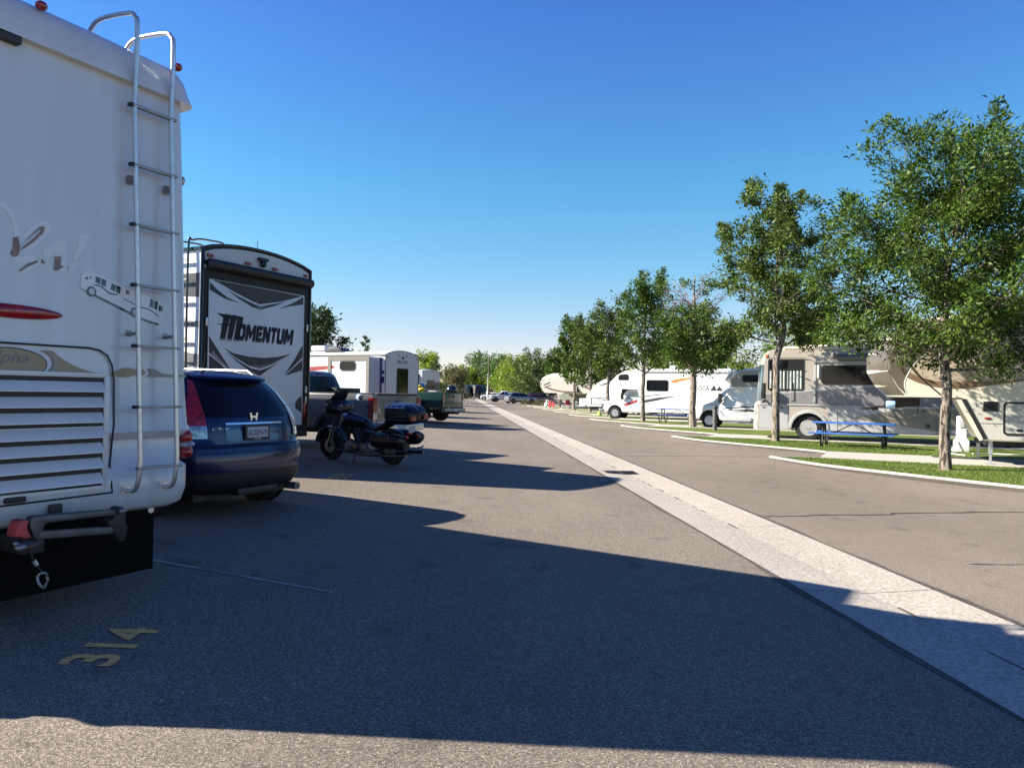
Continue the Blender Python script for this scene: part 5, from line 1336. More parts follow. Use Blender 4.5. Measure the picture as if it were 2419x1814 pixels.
build('windscreen', MB().grid(lambda t, v: (xf - .1 - .1 * v + .26 * (1 - abs(t) ** 2.6) + .014, 1.26 * t, 1.47 + 1.4 * v), np.linspace(-1, 1, 11), np.linspace(0, 1, 3)), mat('screen_teal_glass', (.03, .07, .08), .06, coat=1), F1, ang=60)
for sg in (1, -1):
    build('headlight', MB().ell((xf + .06, sg * 1.02, 1.02), (.06, .16, .12), 12, 8), clearl, F1)
    build('corner_lamp', MB().ell((xf - .02, sg * 1.22, 1.28), (.05, .03, .05), 10, 6), redl, F1)
build('front_bumper', MB().grid(lambda t, v: (xf + .02 + .26 * (1 - abs(t) ** 2.6), 1.24 * t, .38 + .3 * v), np.linspace(-1, 1, 13), (0, 1)), taupe, F1)
q = T([(905, 460), (1340, 845)]); wf = window(F1, (q[0][0] * 0 + min(q[0][0], q[1][0]), max(q[0][0], q[1][0]), min(q[0][1], q[1][1]), max(q[0][1], q[1][1])), y, r=.07, fw=.05)
wx0, wx1, wz0, wz1 = min(q[0][0], q[1][0]), max(q[0][0], q[1][0]), min(q[0][1], q[1][1]), max(q[0][1], q[1][1])
build('curtain', MB().grid(lambda u, v: (wx0 + .07 + (wx1 - wx0 - .14) * u, y + .026 + .006 * sin(u * 60), wz0 + .06 + (wz1 - wz0 - .5) * v), np.linspace(0, 1, 90), (0, 1)), curtain, wf)
build('mullion', MB().box((wx0 + wx1) / 2 - .02, (wx0 + wx1) / 2 + .02, y + .03, y + .045, wz0, wz1 - .35).box(wx0, wx1, y + .03, y + .045, wz1 - .42, wz1 - .38), black, wf)
q = T([(1558, 532), (1690, 770)]); window(F1, (-4.9, q[0][0], q[1][1], q[0][1]), y, frame=blackg, r=.12, fw=.03)
beltz = 1.38
dk = [(xf - .1, beltz - .02), (xf - .18, 1.72), (0.5, 1.86), (-3, 2.2), (-5, 2.32), (-8.5, 2.4), (-8.5, beltz - .02)]
side_panel(F1, 'lower_colour_band', dk, y, mauve, .004)
side_panel(F1, 'stripe', [(xf - .18, 1.74), (0.5, 1.88), (-3, 2.22), (-5, 2.34), (-5, 2.27), (-3, 2.15), (.5, 1.80), (xf - .18, 1.70)], y + .004, silverp, .003)
side_panel(F1, 'skirt_panel', [(xf - .06, beltz - .06), (.74, beltz - .06), (.7, .8), (.66, .42), (xf - .06, .42)], y, silverp, .004)
side_panel(F1, 'skirt_panel', [(-.74, .9), (-.66, beltz - .06), (-5.5, beltz - .06), (-5.5, .42), (-.66, .42)], y, silverp, .004)
side_panel(F1, 'skirt_graphic', [(-1.4, .9), (-3.2, 1.28), (-5.4, 1.3), (-5.4, .72), (-4.2, .5)], y + .004, mat('beige_grey_band', (.22, .2, .165), .3, coat=.4), .003)
build('belt_moulding', MB().box(-8.5, xf - .05, y, y + .03, beltz - .06, beltz - .02), silverp, F1, bevel=.008)
sm = MB()
for x in (1.25, .1 + .62, -1.0, -2.6, -4.2): sm.box(x - .008, x + .008, y + .0045, y + .007, .42, beltz - .07)
build('bay_seam', sm, darkg, F1)
build('outlet_box', MB().box(-4.0, -3.85, y + .004, y + .02, .62, .76), darkg, F1)
build('fuel_door', MB().prism(rrect(-1.5, -1.1, .95, 1.25, .03), 1, y + .006, y + .016), silverp, F1)
build('slide_frame', MB().box(-5.3, -.18, y, y + .04, 2.95, 3.0).box(-.24, -.18, y, y + .04, 1.45, 2.95), silverp, F1, bevel=.006)
side_panel(F1, 'awning_band', [(-8.5, 2.98), (-.8, 2.98), (-.8, 3.26), (-8.5, 3.26)], y, mat('awning_taupe', (.17, .155, .14), .6), .05)
build('roof_edge', MB().box(-8.55, xf - .9, -1.22, 1.22, 3.44, 3.56), cream, F1, bevel=.05, seg=3)
build('roof_rail_pod', MB().box(-4.9, -2.9, -.4, .4, 3.5, 3.72), darkg, F1, bevel=.05)
build('roof_vent', MB().box(-.6, .3, -.5, .3, 3.5, 3.68), cream, F1, bevel=.05)
build('awning_light', MB().box(-.36, -.29, y + .01, y + .09, 2.35, 2.85), white2, F1, bevel=.02)
build('mirror', MB().tube([(1.55, y, 1.5), (1.6, y + .22, 1.42), (1.6, y + .25, 1.5)], .03, 8).box(1.52, 1.66, y + .14, y + .36, 1.55, 2.15), black, F1, bevel=.03)
build('marker_lamp', MB().box(xf - .35, xf - .25, y - .03, y + .01, 3.15, 3.25), amber, F1, bevel=.01)
lt = MB()
for x in (1.6, .95, -1.3, -2.2, -2.9, -3.8): lt.box(x - .05, x + .05, y + .0045, y + .012, 1.2, 1.24)
build('bay_latch', lt, black, F1)
build('grab_handle', MB().tube([(.62, y + .01, 1.5), (.62, y + .06, 1.55), (.62, y + .06, 2.2), (.62, y + .01, 2.25)], .015, 6), alu, F1)
build('window_rain_rail', MB().box(wx0 - .05, wx1 + .05, y + .02, y + .045, wz1 + .03, wz1 + .05), darkg, F1)
build('awning_roll', MB().lathe([(.05, 0), (.09, .02), (.09, 7.4), (.05, 7.42)], (-8.35, y + .12, 3.12), 0, 14), MATS['awning_taupe'], F1)
build('antenna', MB().tube([(-3.2, .6, 3.5), (-3.2, .6, 4.3)], .015, 6), white2, F1)
# ---- cream fifth wheel nearest on the right; x = 0 at the landing leg
F2 = rv('fifth_wheel_trailer', 11.9, 18.3, 'cream fifth wheel trailer with a brown swoosh and overhanging nose, behind the nearest tree', 'trailer')
C5 = dict(ox=1950, oy=700, k=.2893)
T2 = lambda pts, yy=y: F2.side(crop(pts, **C5), yy)
und = 1.68; w = 2.5
lv = [(.62, .1, .0, .96), (.66, .14, .04, 1), (.75, .2, .05, 1), (und - .02, .62, .06, 1), (und - .005, .65, .06, 1), (und, 1.88, .42, 1), (1.95, 2.12, .46, 1), (2.35, 2.32, .48, 1), (2.8, 2.32, .48, 1), (3.2, 2.1, .45, 1), (3.55, 1.7, .4, .98), (3.75, 1.2, .3, .93), (3.8, .6, .2, .8)]
build('body', nosed(lv, -9.0, w, rr=.06), cream, F2, ang=35)
capb = MB().grid(lambda t, v: (np.interp(und + .05 + 1.9 * v, [l[0] for l in lv[5:]], [l[1] for l in lv[5:]]) + np.interp(und + .05 + 1.9 * v, [l[0] for l in lv[5:]], [l[2] for l in lv[5:]]) * max(0, 1 - abs(t) ** 2.6) + .01, 1.262 * t, und + .05 + 1.9 * v), np.linspace(-1, 1, 11), np.linspace(0, 1, 12))
build('nose_cap', capb, mat('bronze_cap', (.105, .09, .072), .3, coat=.4, var=.15), F2, ang=60)
q = T2([(400, 590), (345, 640), (400, 730), (415, 712), (430, 640), (500, 575)])
cp = [(2.3, 2.8), (2.29, 2.3), (2.07, 1.92), (1.9, 1.75)] + bez([(1.95, 2.05), (1.75, 2.5), (1.4, 2.9), (1.3, 3.3)], 4) + [(1.95, 3.3)]
side_panel(F2, 'cap_side_panel', cp, y, MATS['bronze_cap'], .004)
side_panel(F2, 'cap_trim', bez([(1.88, 1.76), (1.95, 2.05), (1.75, 2.5), (1.4, 2.9), (1.3, 3.3)], 4) + bez([(1.27, 3.3), (1.37, 2.9), (1.72, 2.5), (1.925, 2.05), (1.86, 1.76)], 4), y + .004, white2, .004)
swo = bez([(600, 560), (640, 640), (720, 690), (840, 730), (990, 752), (1150, 752), (1380, 722), (1621, 690), (2300, 560)], 4) + bez([(2300, 520), (1621, 668), (1380, 690), (1150, 697), (950, 695), (820, 672), (700, 625), (640, 580)], 4)
side_panel(F2, 'swoosh_decal', T2(swo), y, brown, .004)
up = bez([(640, 578), (700, 622), (820, 670), (950, 692), (1150, 695), (1380, 688), (1621, 666), (2300, 516)], 3)
z_top = 3.6
up2 = T2(up); side_panel(F2, 'upper_tan_field', up2 + [(up2[-1][0], z_top), (up2[0][0] - .1, z_top)], y, tan, .003)
build('under_nose_trim', MB().box(.66, 1.85, y, y + .012, und - .03, und + .0), black, F2)
lb = T2([(1170, 840), (1215, 840), (1325, 1250), (1290, 1250)])
build('front_leg_trim', MB().prism([(.66, und - .03), (.57, und - .03), (.10, .66), (.19, .66)], 1, y, y + .02), black, F2)
build('front_leg_panel', MB().prism([(.78, und - .05), (.67, und - .05), (.20, .64), (.26, .62)], 1, y - .1, y + .015), cream, F2)
grp = mat('skirt_grey', (.5, .48, .43), .35, coat=.2)
side_panel(F2, 'lower_grey_field', [(.55, und - .12), (-6, und - .12), (-6, .68), (.1, .68), (.28, .95)], y, grp, .003)
for a, b in ((-.92, -.22), (-1.95, -1.1)):
    d_ = build('storage_door', MB().prism(rrect(a, b, .78, 1.6, .09), 1, y + .003, y + .02), black, F2)
    build('door_panel', MB().prism(rrect(a + .05, b - .05, .83, 1.55, .06), 1, y + .02, y + .025), grp, d_)
build('vent', MB().prism(rrect(-.12, .2, 1.36, 1.6, .02), 1, y + .003, y + .018), black, F2)
build('marker_lamp', MB().ell((.1, y + .015, 1.18), (.08, .01, .03), 12, 6), redl, F2)
build('seam', MB().box(-.22, .3, y + .003, y + .008, 1.05, 1.06), black, F2)
build('frame_rail', MB().box(-8.5, .1, -1.0, 1.0, .5, .64), black, F2)
for sg in (1, -1):
    build('landing_leg', MB().box(-.04, .04, sg * 1.0 - .04, sg * 1.0 + .04, .3, .9).box(-.025, .025, sg * 1.0 - .025, sg * 1.0 + .025, .05, .3).box(-.1, .1, sg * 1.0 - .1, sg * 1.0 + .1, .036, .05), alu, F2)
for x in (-4.6, -5.5):
    for sg in (1, -1): wheel(F2, x, sg * 1.1, .38, .2, sg, 'white')
pb = build('pin_box', MB().prism([(1.5, 1.67), (2.1, 1.66), (2.35, 1.5), (2.4, 1.38), (2.2, 1.36), (1.8, 1.42), (1.5, 1.45)], 1, -.22, .22), black, F2, bevel=.02)
build('pin_plate', MB().box(2.2, 2.7, -.3, .3, 1.38, 1.43).box(2.5, 2.95, -.16, .16, 1.32, 1.38), black, pb, bevel=.01)
build('pin_sleeve', MB().lathe([(.09, 0), (.1, .02), (.1, .2), (.09, .22)], (2.1, .3, 1.47), 0, 14), bluel, pb)
build('brake_hose', MB().tube(bez([(1.55, .25, 1.5), (1.58, .3, 1.25), (1.8, .32, 1.1), (2.2, .3, 1.14), (2.5, .28, 1.3)], 5), .012, 6), black, pb)
build('nose_cable', MB().tube(bez([(1.9, y + .03, 2.6), (1.6, y + .04, 2.2), (1.1, y + .03, 1.72)], 5), .014, 6), black, F2)
build('roof_ac_or_shadow_box', MB().box(-2.5, -1.5, -.35, .35, 3.78, 4.05), white, F2, bevel=.06)
window(F2, (-2.5, -1.2, 2.2, 2.9), y)

build('door_latch', MB().box(-.62, -.5, y + .025, y + .035, .88, .93).box(-1.6, -1.48, y + .025, y + .035, .88, .93), black, F2)
build('slide_seam', MB().box(-1.2, -1.18, y + .004, y + .01, 1.7, 3.4), darkg, F2)
build('nose_lamp', MB().box(1.2, 1.3, y - .02, y + .02, 3.4, 3.44), amber, F2)
# ---- van cab used by both smaller motorhomes; x = 0 at the front axle
def van_cab(F, m=white2, cover=False, w=2.0, door=None):
    hw = w / 2
    Sv = Shell([(.42, -2.2, .8, hw - .06), (.5, -2.2, .93, hw), (.75, -2.2, .96, hw), (.95, -2.2, .93, hw), (1.12, -2.2, .80, hw - .01), (1.24, -2.2, .35, hw - .04), (1.32, -2.2, -.05, hw - .06), (1.9, -2.2, -.65, hw - .2), (2.05, -2.2, -.85, hw - .26)], 4)
    ob = Sv.body('cab', m, F)
    cb = build('cutter', MB().lathe([(.50, -3), (.50, 3)], (0, 0, .42), 1, 28), m, F, smooth=False)
    md = ob.modifiers.new('b', 'BOOLEAN'); md.object = cb; md.solver = 'EXACT'
    bpy.context.view_layer.update(); me = bpy.data.meshes.new_from_object(ob.evaluated_get(bpy.context.evaluated_depsgraph_get()))
    ob.modifiers.clear(); ob.data = me; cm = cb.data; bpy.data.objects.remove(cb); bpy.data.meshes.remove(cm); me.set_sharp_from_angle(angle=R(38))
    build('wheel_well', MB().box(-.55, .5, -hw + .28, hw - .28, .4, .95), black, F)
    build('front_bumper', MB().box(.8, 1.12, -hw + .02, hw - .02, .42, .66), steel, F, bevel=.05, seg=3)
    build('front_grille', MB().box(.85, .99, -.5, .5, .68, .95), chrome, F, bevel=.02)
    for sg in (1, -1):
        build('headlight', MB().box(.8, .99, sg * (hw - .22) - .17, sg * (hw - .22) + .17, .78, 1.02), clearl, F, bevel=.03)
        wheel(F, 0, sg * (hw - .1), .39, .24, sg, 'steel')
        build('mirror', MB().box(-.62, -.45, sg * (hw + .12) - .1, sg * (hw + .12) + .1, 1.3, 1.75).tube([(-.5, sg * (hw - .1), 1.3), (-.52, sg * (hw + .1), 1.35)], .02, 6), black, F, bevel=.03)
        fl = [(-.95, 1.3), (-.72, 1.32), (-1.0, 1.82), (-1.75, 1.84), (-1.75, 1.3)]
        Sv.flank('door_window', m if cover else (door or glass), F, fl, sg, .006)
        build('door_seam', MB().tube([(-.62, sg * (hw + .002), .55), (-.62, sg * (hw - .03), 1.25), (-.95, sg * (hw - .2) , 1.88)], .006, 4).tube([(-1.85, sg * (hw + .002), .55), (-1.85, sg * (hw - .05), 1.3)], .006, 4), darkg, F)
        build('door_handle', MB().box(-1.75, -1.6, sg * hw - .015, sg * hw + .02, 1.1, 1.14), black, F)
        build('side_vent', MB().box(-.35, -.05, sg * hw - .03, sg * hw - .0, 1.14, 1.165), black, F)
    if cover:
        cvr = mat('white_window_cover', (.8, .8, .8), .8, bump=.5, bs=6)
        Sv.patch('screen_cover', cvr, F, 1.26, 2.02, 92, 268, .03, nz=10, nt=26)
    else: Sv.patch('windscreen', glass, F, 1.34, 1.92, 122, 238, .008)
    return Sv
# ---- white class B with a covered windscreen
F3 = rv('motorhome', 10.06, 37.6, 'white motorhome with covered cab windows and black side stripes, its nose behind the grey bollard', 'motorhome', w=2.0)
van_cab(F3, white2, cover=True)
y3 = 1.12
lv = [(.5, -2.0, .05, 1), (.55, -1.98, .06, 1), (2.0, -1.7, .08, 1), (2.08, -1.4, .3, 1), (2.45, -1.0, .4, .98), (2.8, -1.25, .4, .96), (3.05, -2.0, .3, .92), (3.12, -2.8, .2, .85)]
build('body', nosed(lv, -5.6, 2.24, rr=.08), white2, F3, ang=35)
side_panel(F3, 'cap_graphic', [(-1.1, 2.1), (-1.02, 2.45), (-1.5, 2.9), (-2.4, 2.95), (-3.4, 2.6), (-2.6, 2.1)], y3 - .03, mat('cap_taupe', (.3, .27, .23), .3, coat=.4), .036)
window(F3, (-2.5, -1.6, 2.35, 2.7), y3, r=.1)
window(F3, (-4.2, -3.0, 1.6, 2.2), y3)
multi_side(F3, 'stripe_decal', [[(-.6, 1.02), (-5.4, 1.42), (-5.4, 1.36), (-.6, .99)], [(-.9, .92), (-2.6, .98), (-5.4, 1.12), (-5.4, .86), (-2.6, .86)]], y3, blackg)
multi_side(F3, 'stripe_decal', [[(-.62, 1.02), (-1.98, 1.16), (-1.98, 1.12), (-.62, .99)], [(-.8, .93), (-1.98, .99), (-1.98, .9)]], 1.004, blackg)
build('side_skirt', MB().box(-5.4, -.6, y3 - .12, y3 + .02, .4, .55), silverp, F3, bevel=.02)
for sg in (1, -1): wheel(F3, -4.0, sg * .95, .39, .24, sg, 'steel')
build('strut', MB().tube([(-.45, 1.05, .95), (-.85, 1.12, .45)], .02, 6), alu, F3)
# ---- class C with bunk over the cab
F4 = rv('motorhome', 6.95, 49.8, 'white motorhome with a bunk over the cab and an orange mark', 'motorhome', w=2.0)
van_cab(F4, white2, door=curtain)
y4 = 1.24
lv = [(.5, -2.0, .05, 1), (.55, -1.98, .05, 1), (1.98, -1.6, .05, 1), (2.0, -.1, .45, 1), (2.15, .1, .5, 1), (2.45, .05, .5, 1), (2.9, -.35, .45, .99), (3.2, -.85, .4, .96), (3.35, -1.6, .3, .9)]
build('body', nosed(lv, -7.6, 2.48, rr=.06), white2, F4, ang=35)
C6 = dict(ox=1350, oy=840, k=.20344)
T4 = lambda p, yy=y4: F4.side(crop(p, **C6), yy)
q = T4([(545, 240), (565, 218), (650, 215), (662, 240), (660, 285), (545, 282)])
b4 = side_panel(F4, 'window', q, y4, black, .015)
cx = sum(a for a, b in q) / 6; cz = sum(b for a, b in q) / 6
side_panel(b4, 'pane', [(cx + (a - cx) * .86, cz + (b - cz) * .84) for a, b in q], y4 + .015, glass, .004)
q = T4([(872, 282), (1122, 414)]); window(F4, (q[1][0], q[0][0], q[1][1], q[0][1]), y4, r=.12, fw=.04)
side_panel(F4, 'stripe_decal', T4([(800, 525), (1000, 488), (1330, 460), (1150, 485), (1000, 520), (850, 548), (800, 545)]), y4, darkg, .003)
side_panel(F4, 'stripe_decal', T4([(650, 548), (765, 508), (765, 535), (640, 585), (590, 565)], 1.0), 1.005, redd, .003)
side_panel(F4, 'orange_decal', T4([(1150, 300), (1200, 280), (1300, 265), (1400, 255), (1400, 270), (1300, 285), (1200, 315), (1160, 312)]), y4, orange, .004)
side_panel(F4, 'pinstripe', T4([(790, 475), (1000, 452), (1200, 440), (1000, 460), (790, 485)]), y4, darkg, .003)
q = T4([(1470, 408), (1600, 408), (1470, 362), (1665, 408)])
text('lettering', 'OCA', darkg, F4, (q[0][0], y4 + .002, q[0][1]), (-1, 0, 0), (0, 0, 1), w=abs(q[1][0] - q[0][0]), h=.33)
multi_side(F4, 'logo_peaks', [[(q[1][0] - .05, q[1][1]), (q[1][0] - .3, q[1][1] + .36), (q[1][0] - .45, q[1][1] + .05), (q[1][0] - .35, q[1][1])], [(q[1][0] - .42, q[1][1]), (q[1][0] - .62, q[1][1] + .3), (q[1][0] - .85, q[1][1])]], y4, darkg)
build('belt_seam', MB().box(-7.5, -2.0, y4, y4 + .006, 1.0, 1.012).box(-3.2, -3.188, y4, y4 + .006, .55, 1.0).box(-5.2, -5.188, y4, y4 + .006, .55, 1.0).box(-6.6, -6.58, y4, y4 + .006, .55, 1.6), midg, F4)
build('roof_trim', MB().box(-7.5, -1.9, y4, y4 + .03, 3.12, 3.17), midg, F4)
build('entry_step', MB().box(-1.9, -1.86, y4 - .02, y4 + .005, .55, 1.95), darkg, F4)
build('roof_ac_or_shadow_box', MB().box(-4.5, -3.5, -.35, .35, 3.3, 3.6), white, F4, bevel=.05)
for sg in (1, -1): wheel(F4, -5.2, sg * 1.05, .39, .26, sg, 'steel')
build('frame_step', MB().box(-3.0, -2.2, .8, 1.2, .25, .4), black, F4)
# ---- white travel trailer with a slanted front
F5 = rv('travel_trailer', 6.0, 60.3, 'white travel trailer with a slanted front, left of the bunk motorhome', 'trailer', w=2.4)
y5 = 1.2
lv = [(.62, -.2, .05, 1), (.7, -.1, .1, 1), (1.0, -.0, .12, 1), (1.5, -.1, .12, 1), (2.1, -.6, .15, 1), (2.6, -1.15, .15, 1), (2.9, -1.7, .12, .98), (3.0, -2.4, .1, .92)]
build('body', nosed(lv, -8, 2.4, rr=.05), white2, F5, ang=40)
window(F5, (-4.3, -3.05, 1.6, 2.15), y5, r=.1)
build('storage_door', MB().tube([(-.5, y5 + .01, .8), (-1.75, y5 + .01, .8), (-1.75, y5 + .01, 1.35), (-.5, y5 + .01, 1.35), (-.5, y5 + .01, .8)], .02, 6), black, F5)
multi_side(F5, 'swoosh_decal', [bez([(-1.2, 2.35), (-2.0, 2.6), (-3.2, 2.7)], 5) + bez([(-3.2, 2.6), (-2.2, 2.48), (-1.2, 2.3)], 5), bez([(-1.0, 1.3), (-2.2, 1.1), (-3.4, 1.15)], 5) + bez([(-3.4, 1.1), (-2.2, 1.03), (-1.0, 1.25)], 5)], y5, darkg)
build('underbelly', MB().box(-7.8, -.4, -1.1, 1.1, .32, .64), black, F5)
build('propane_cover', MB().box(.25, .8, -.4, .4, .55, 1.25), white2, F5, bevel=.08, seg=3)
build('tongue', MB().prism([(-.3, 1.0), (1.5, .06), (1.5, -.06), (-.3, -1.0), (-.3, -.85), (1.2, 0), (-.3, .85)], 2, .45, .55), black, F5)
build('tongue_jack', MB().tube([(1.25, 0, .03), (1.25, 0, 1.0)], .035, 8).box(1.15, 1.35, -.1, .1, 0, .03), steel, F5)
build('awning_arm', MB().tube([(-1.8, y5 + .05, 2.95), (-3.4, y5 + .08, 2.2)], .025, 6).tube([(-1.8, y5 + .05, 2.95), (-5, y5 + .05, 2.98)], .04, 8), black, F5)
for x in (-4.2, -5.1):
    for sg in (1, -1): wheel(F5, x, sg * 1.05, .34, .2, sg, 'white')
jk = MB().rings([[(r_ * cos(2 * pi * k / 16), r_ * sin(2 * pi * k / 16), z) for k in range(16)] for z, r_ in ((0, .2), (.04, .19), (.3, .06), (.34, .08))])
sj = build('jack_stand', jk, lime, None, ang=50); X, Y = at(1417, 55.5); sj.location = (X, Y, .036); tag(sj, 'lime yellow jack stand on the grass by the white travel trailer', 'jack stand')
build('screw', MB().tube([(0, 0, .3), (0, 0, .55)], .03, 8), steel, sj)
# ---- cream fifth wheels farther along
def small_fw(X, Y, label, H=3.7, body=mat('pale_cream_shell', (.56, .53, .46), .4), cap=mat('silver_cap', (.2, .19, .17), .35), awn=False):
    F = rv('fifth_wheel_trailer', X, Y, label, 'trailer', w=2.45)
    s_ = H / 3.8
    lv = [(.65, -2.3, .0, 1), (.7, -2.25, .04, 1), (1.66, -1.9, .06, 1), (1.68, -.45, .3, 1), (1.95, -.2, .4, 1), (2.4, 0, .42, 1), (2.9, -.02, .42, 1), (3.3 * s_, -.25, .4, 1), (3.6 * s_, -.7, .3, .97), (H, -1.4, .2, .85)]
    build('body', nosed(lv, -9.5, 2.45, rr=.05), body, F, ang=35)
    b_ = [(z, xf_, bl) for z, xf_, bl, _ in lv[3:8]]
    build('nose_cap', MB().grid(lambda t, v: (np.interp(1.72 + 1.5 * v, [q[0] for q in b_], [q[1] for q in b_]) + np.interp(1.72 + 1.5 * v, [q[0] for q in b_], [q[2] for q in b_]) * max(0, 1 - abs(t) ** 2.6) + .01, 1.237 * t, 1.72 + 1.5 * v), np.linspace(-1, 1, 11), np.linspace(0, 1, 8)), cap, F)
    multi_side(F, 'swoosh_decal', [bez([(-.6, 2.4), (-2, 2.0), (-4, 1.9), (-8, 2.2)], 4) + bez([(-8, 2.0), (-4, 1.76), (-2, 1.82), (-.6, 2.2)], 4)], 1.225, brown)
    multi_side(F, 'nose_graphic', [[(-.35, 2.3), (-1.2, 2.6), (-1.2, 2.5), (-.35, 2.2)], [(-.35, 2.6), (-1.1, 2.9), (-1.1, 2.75), (-.35, 2.45)]], 1.225, darkg)
    window(F, (-5.2, -4.2, 1.8, 2.6), 1.225)
    side_panel(F, 'lower_grey_field', [(-2.35, .75), (-9, .75), (-9, 1.5), (-2.1, 1.5)], 1.225, mat('skirt_green_grey', (.26, .27, .24), .5), .004)
    for sg in (1, -1): build('landing_leg', MB().box(-2.7, -2.6, sg - .05, sg + .05, .04, .9), alu, F)
    build('frame_rail', MB().box(-9, -2.4, -1, 1, .5, .66), black, F)
    build('pin_box', MB().prism([(-1.4, 1.66), (-.6, 1.6), (-.4, 1.35), (-.6, 1.3), (-1.4, 1.5)], 1, -.2, .2), black, F, bevel=.02)
    for x in (-6, -6.9):
        for sg in (1, -1): wheel(F, x, sg * 1.08, .38, .2, sg, 'white')
    if awn:
        a_ = build('awning', MB().prism([(1.24, 1.75), (2.6, 1.55), (2.6, 1.59), (1.24, 1.82)], 0, -7.6, -3.0), mat('awning_brown_fabric', (.06, .045, .035), .8), F)
        for x in (-3.1, -7.5): build('awning_pole', MB().tube([(x, 2.58, 1.55), (x, 1.3, .9)], .02, 6), alu, a_)
    return F
small_fw(6.45, 71.5, 'cream fifth wheel trailer with a rounded nose, directly behind the white travel trailer', 3.5)
small_fw(3.25, 82.5, 'farthest cream fifth wheel trailer with a brown awning, behind the bicycles', 3.85, awn=True)

# ---- picnic tables
def table(X, Y, label, m):
    F = Frame('picnic_table', X, Y, 122 - 180, label, 'picnic table', z=.03, group='blue picnic tables on the lawns')
    def slab(x0, x1, y0, y1, z, t=.045):
        mb = MB().box(x0, x1, y0, y1, z - t, z)
        return mb
    build('tabletop', slab(-1.22, 1.22, -.38, .38, .80), m, F, bevel=.012)
    for sg in (1, -1): build('bench', slab(-1.25, 1.25, sg * .72 - .13, sg * .72 + .13, .47), m, F, bevel=.012)
    for x in (-.9, .9):
        mb = MB()
        for sg in (1, -1):
            mb.tube(bez([(x, sg * .2, .76), (x, sg * .24, .55), (x, sg * .26, .3), (x, sg * .32, .1), (x, sg * .45, .03), (x, sg * .6, .06), (x, sg * .68, .2), (x, sg * .7, .42)], 4), .032, 8)
            mb.tube([(x, sg * .24, .42), (x, sg * .72, .43)], .026, 8)
        mb.tube([(x, -.3, .74), (x, .3, .74)], .024, 6)
        build('leg', mb, black, F, ang=60)
    build('brace', MB().tube([(-.86, 0, .3), (-.05, 0, .74)], .018, 6).tube([(.86, 0, .3), (.05, 0, .74)], .018, 6).tube([(-.86, -.26, .3), (-.86, .26, .3)], .018, 6).tube([(.86, -.26, .3), (.86, .26, .3)], .018, 6), black, F)
    return F
table(11.2, 24.2, 'bright blue picnic table in front of the taupe motorhome', tableb)
table(9.8, 43.6, 'dark blue picnic table farther away, in front of the bunk motorhome', mat('navy_plastic_coating', (.015, .04, .2), .5, var=.2, bump=.4, bs=120))
# ---- bollard, utility post
b = build('bollard', MB().lathe([(.1, 0), (.1, .98), (.1, 1.0)], (0, 0, 0), 2, 20), greyw, None, ang=50); X, Y = at(1690, 34.4); b.location = (X, Y, .03)
tag(b, 'weathered grey post with a dark domed cap beside the white motorhome wheel', 'bollard')
build('cap', MB().lathe([(.105, 1.0), (.12, 1.02), (.12, 1.06), (.1, 1.13), (.05, 1.17), (.0, 1.18)], (0, 0, 0), 2, 20), mat('dark_cap', (.04, .04, .045), .6), b)
p = Frame('utility_post', *at(2272, 23.2), -65, 'white utility pedestal with a flared base, right of the nearest tree trunk', 'utility post', z=.03)
def sq(z, a): return [(-a, -a, z), (a, -a, z), (a, a, z), (-a, a, z)]
build('post', MB().rings([sq(0, .20), sq(.32, .20), sq(.42, .13), sq(1.08, .12), sq(1.10, .10)]), white2, p, bevel=.01)
build('hose', MB().tube(bez([(.1, .2, .3), (.3, .5, .06), (.2, 1.2, .05), (.6, 2.0, .05), (.2, 2.8, .05)], 5), .016, 6), white2, p)
build('outlet_cover', MB().box(-.06, .06, .12, .15, .75, .95), lightg, p)
# sewer hose and blocks near the cream fifth wheel
h = build('water_hose', MB().tube(bez([(0, 0, 0), (.6, .15, 0), (1.2, -.1, 0), (2.0, .1, 0), (2.8, -.2, 0)], 6), .02, 6), white2, None, ang=60); h.location = (13.6, 21.8, .055)
tag(h, 'white water hose lying on the grass behind the trailer landing leg', 'hose')
# rings of bare soil under the trunks
for px, d, r_ in ((2236, 16.8, .45), (1834, 26.6, .35), (1638, 37.6, .4)):
    X, Y = at(px, d); o = build('bare_soil', MB().add([(X + r_ * (1 + .3 * sin(a * 3)) * cos(a) * 1.3, Y + r_ * sin(a) * .8, .034) for a in np.linspace(0, 2 * pi, 22)[:-1]], [tuple(range(21))]), mat('dry_soil', (.33, .27, .13), .95, var=.3, vs=8), None, smooth=False)
    o['kind'] = 'structure'
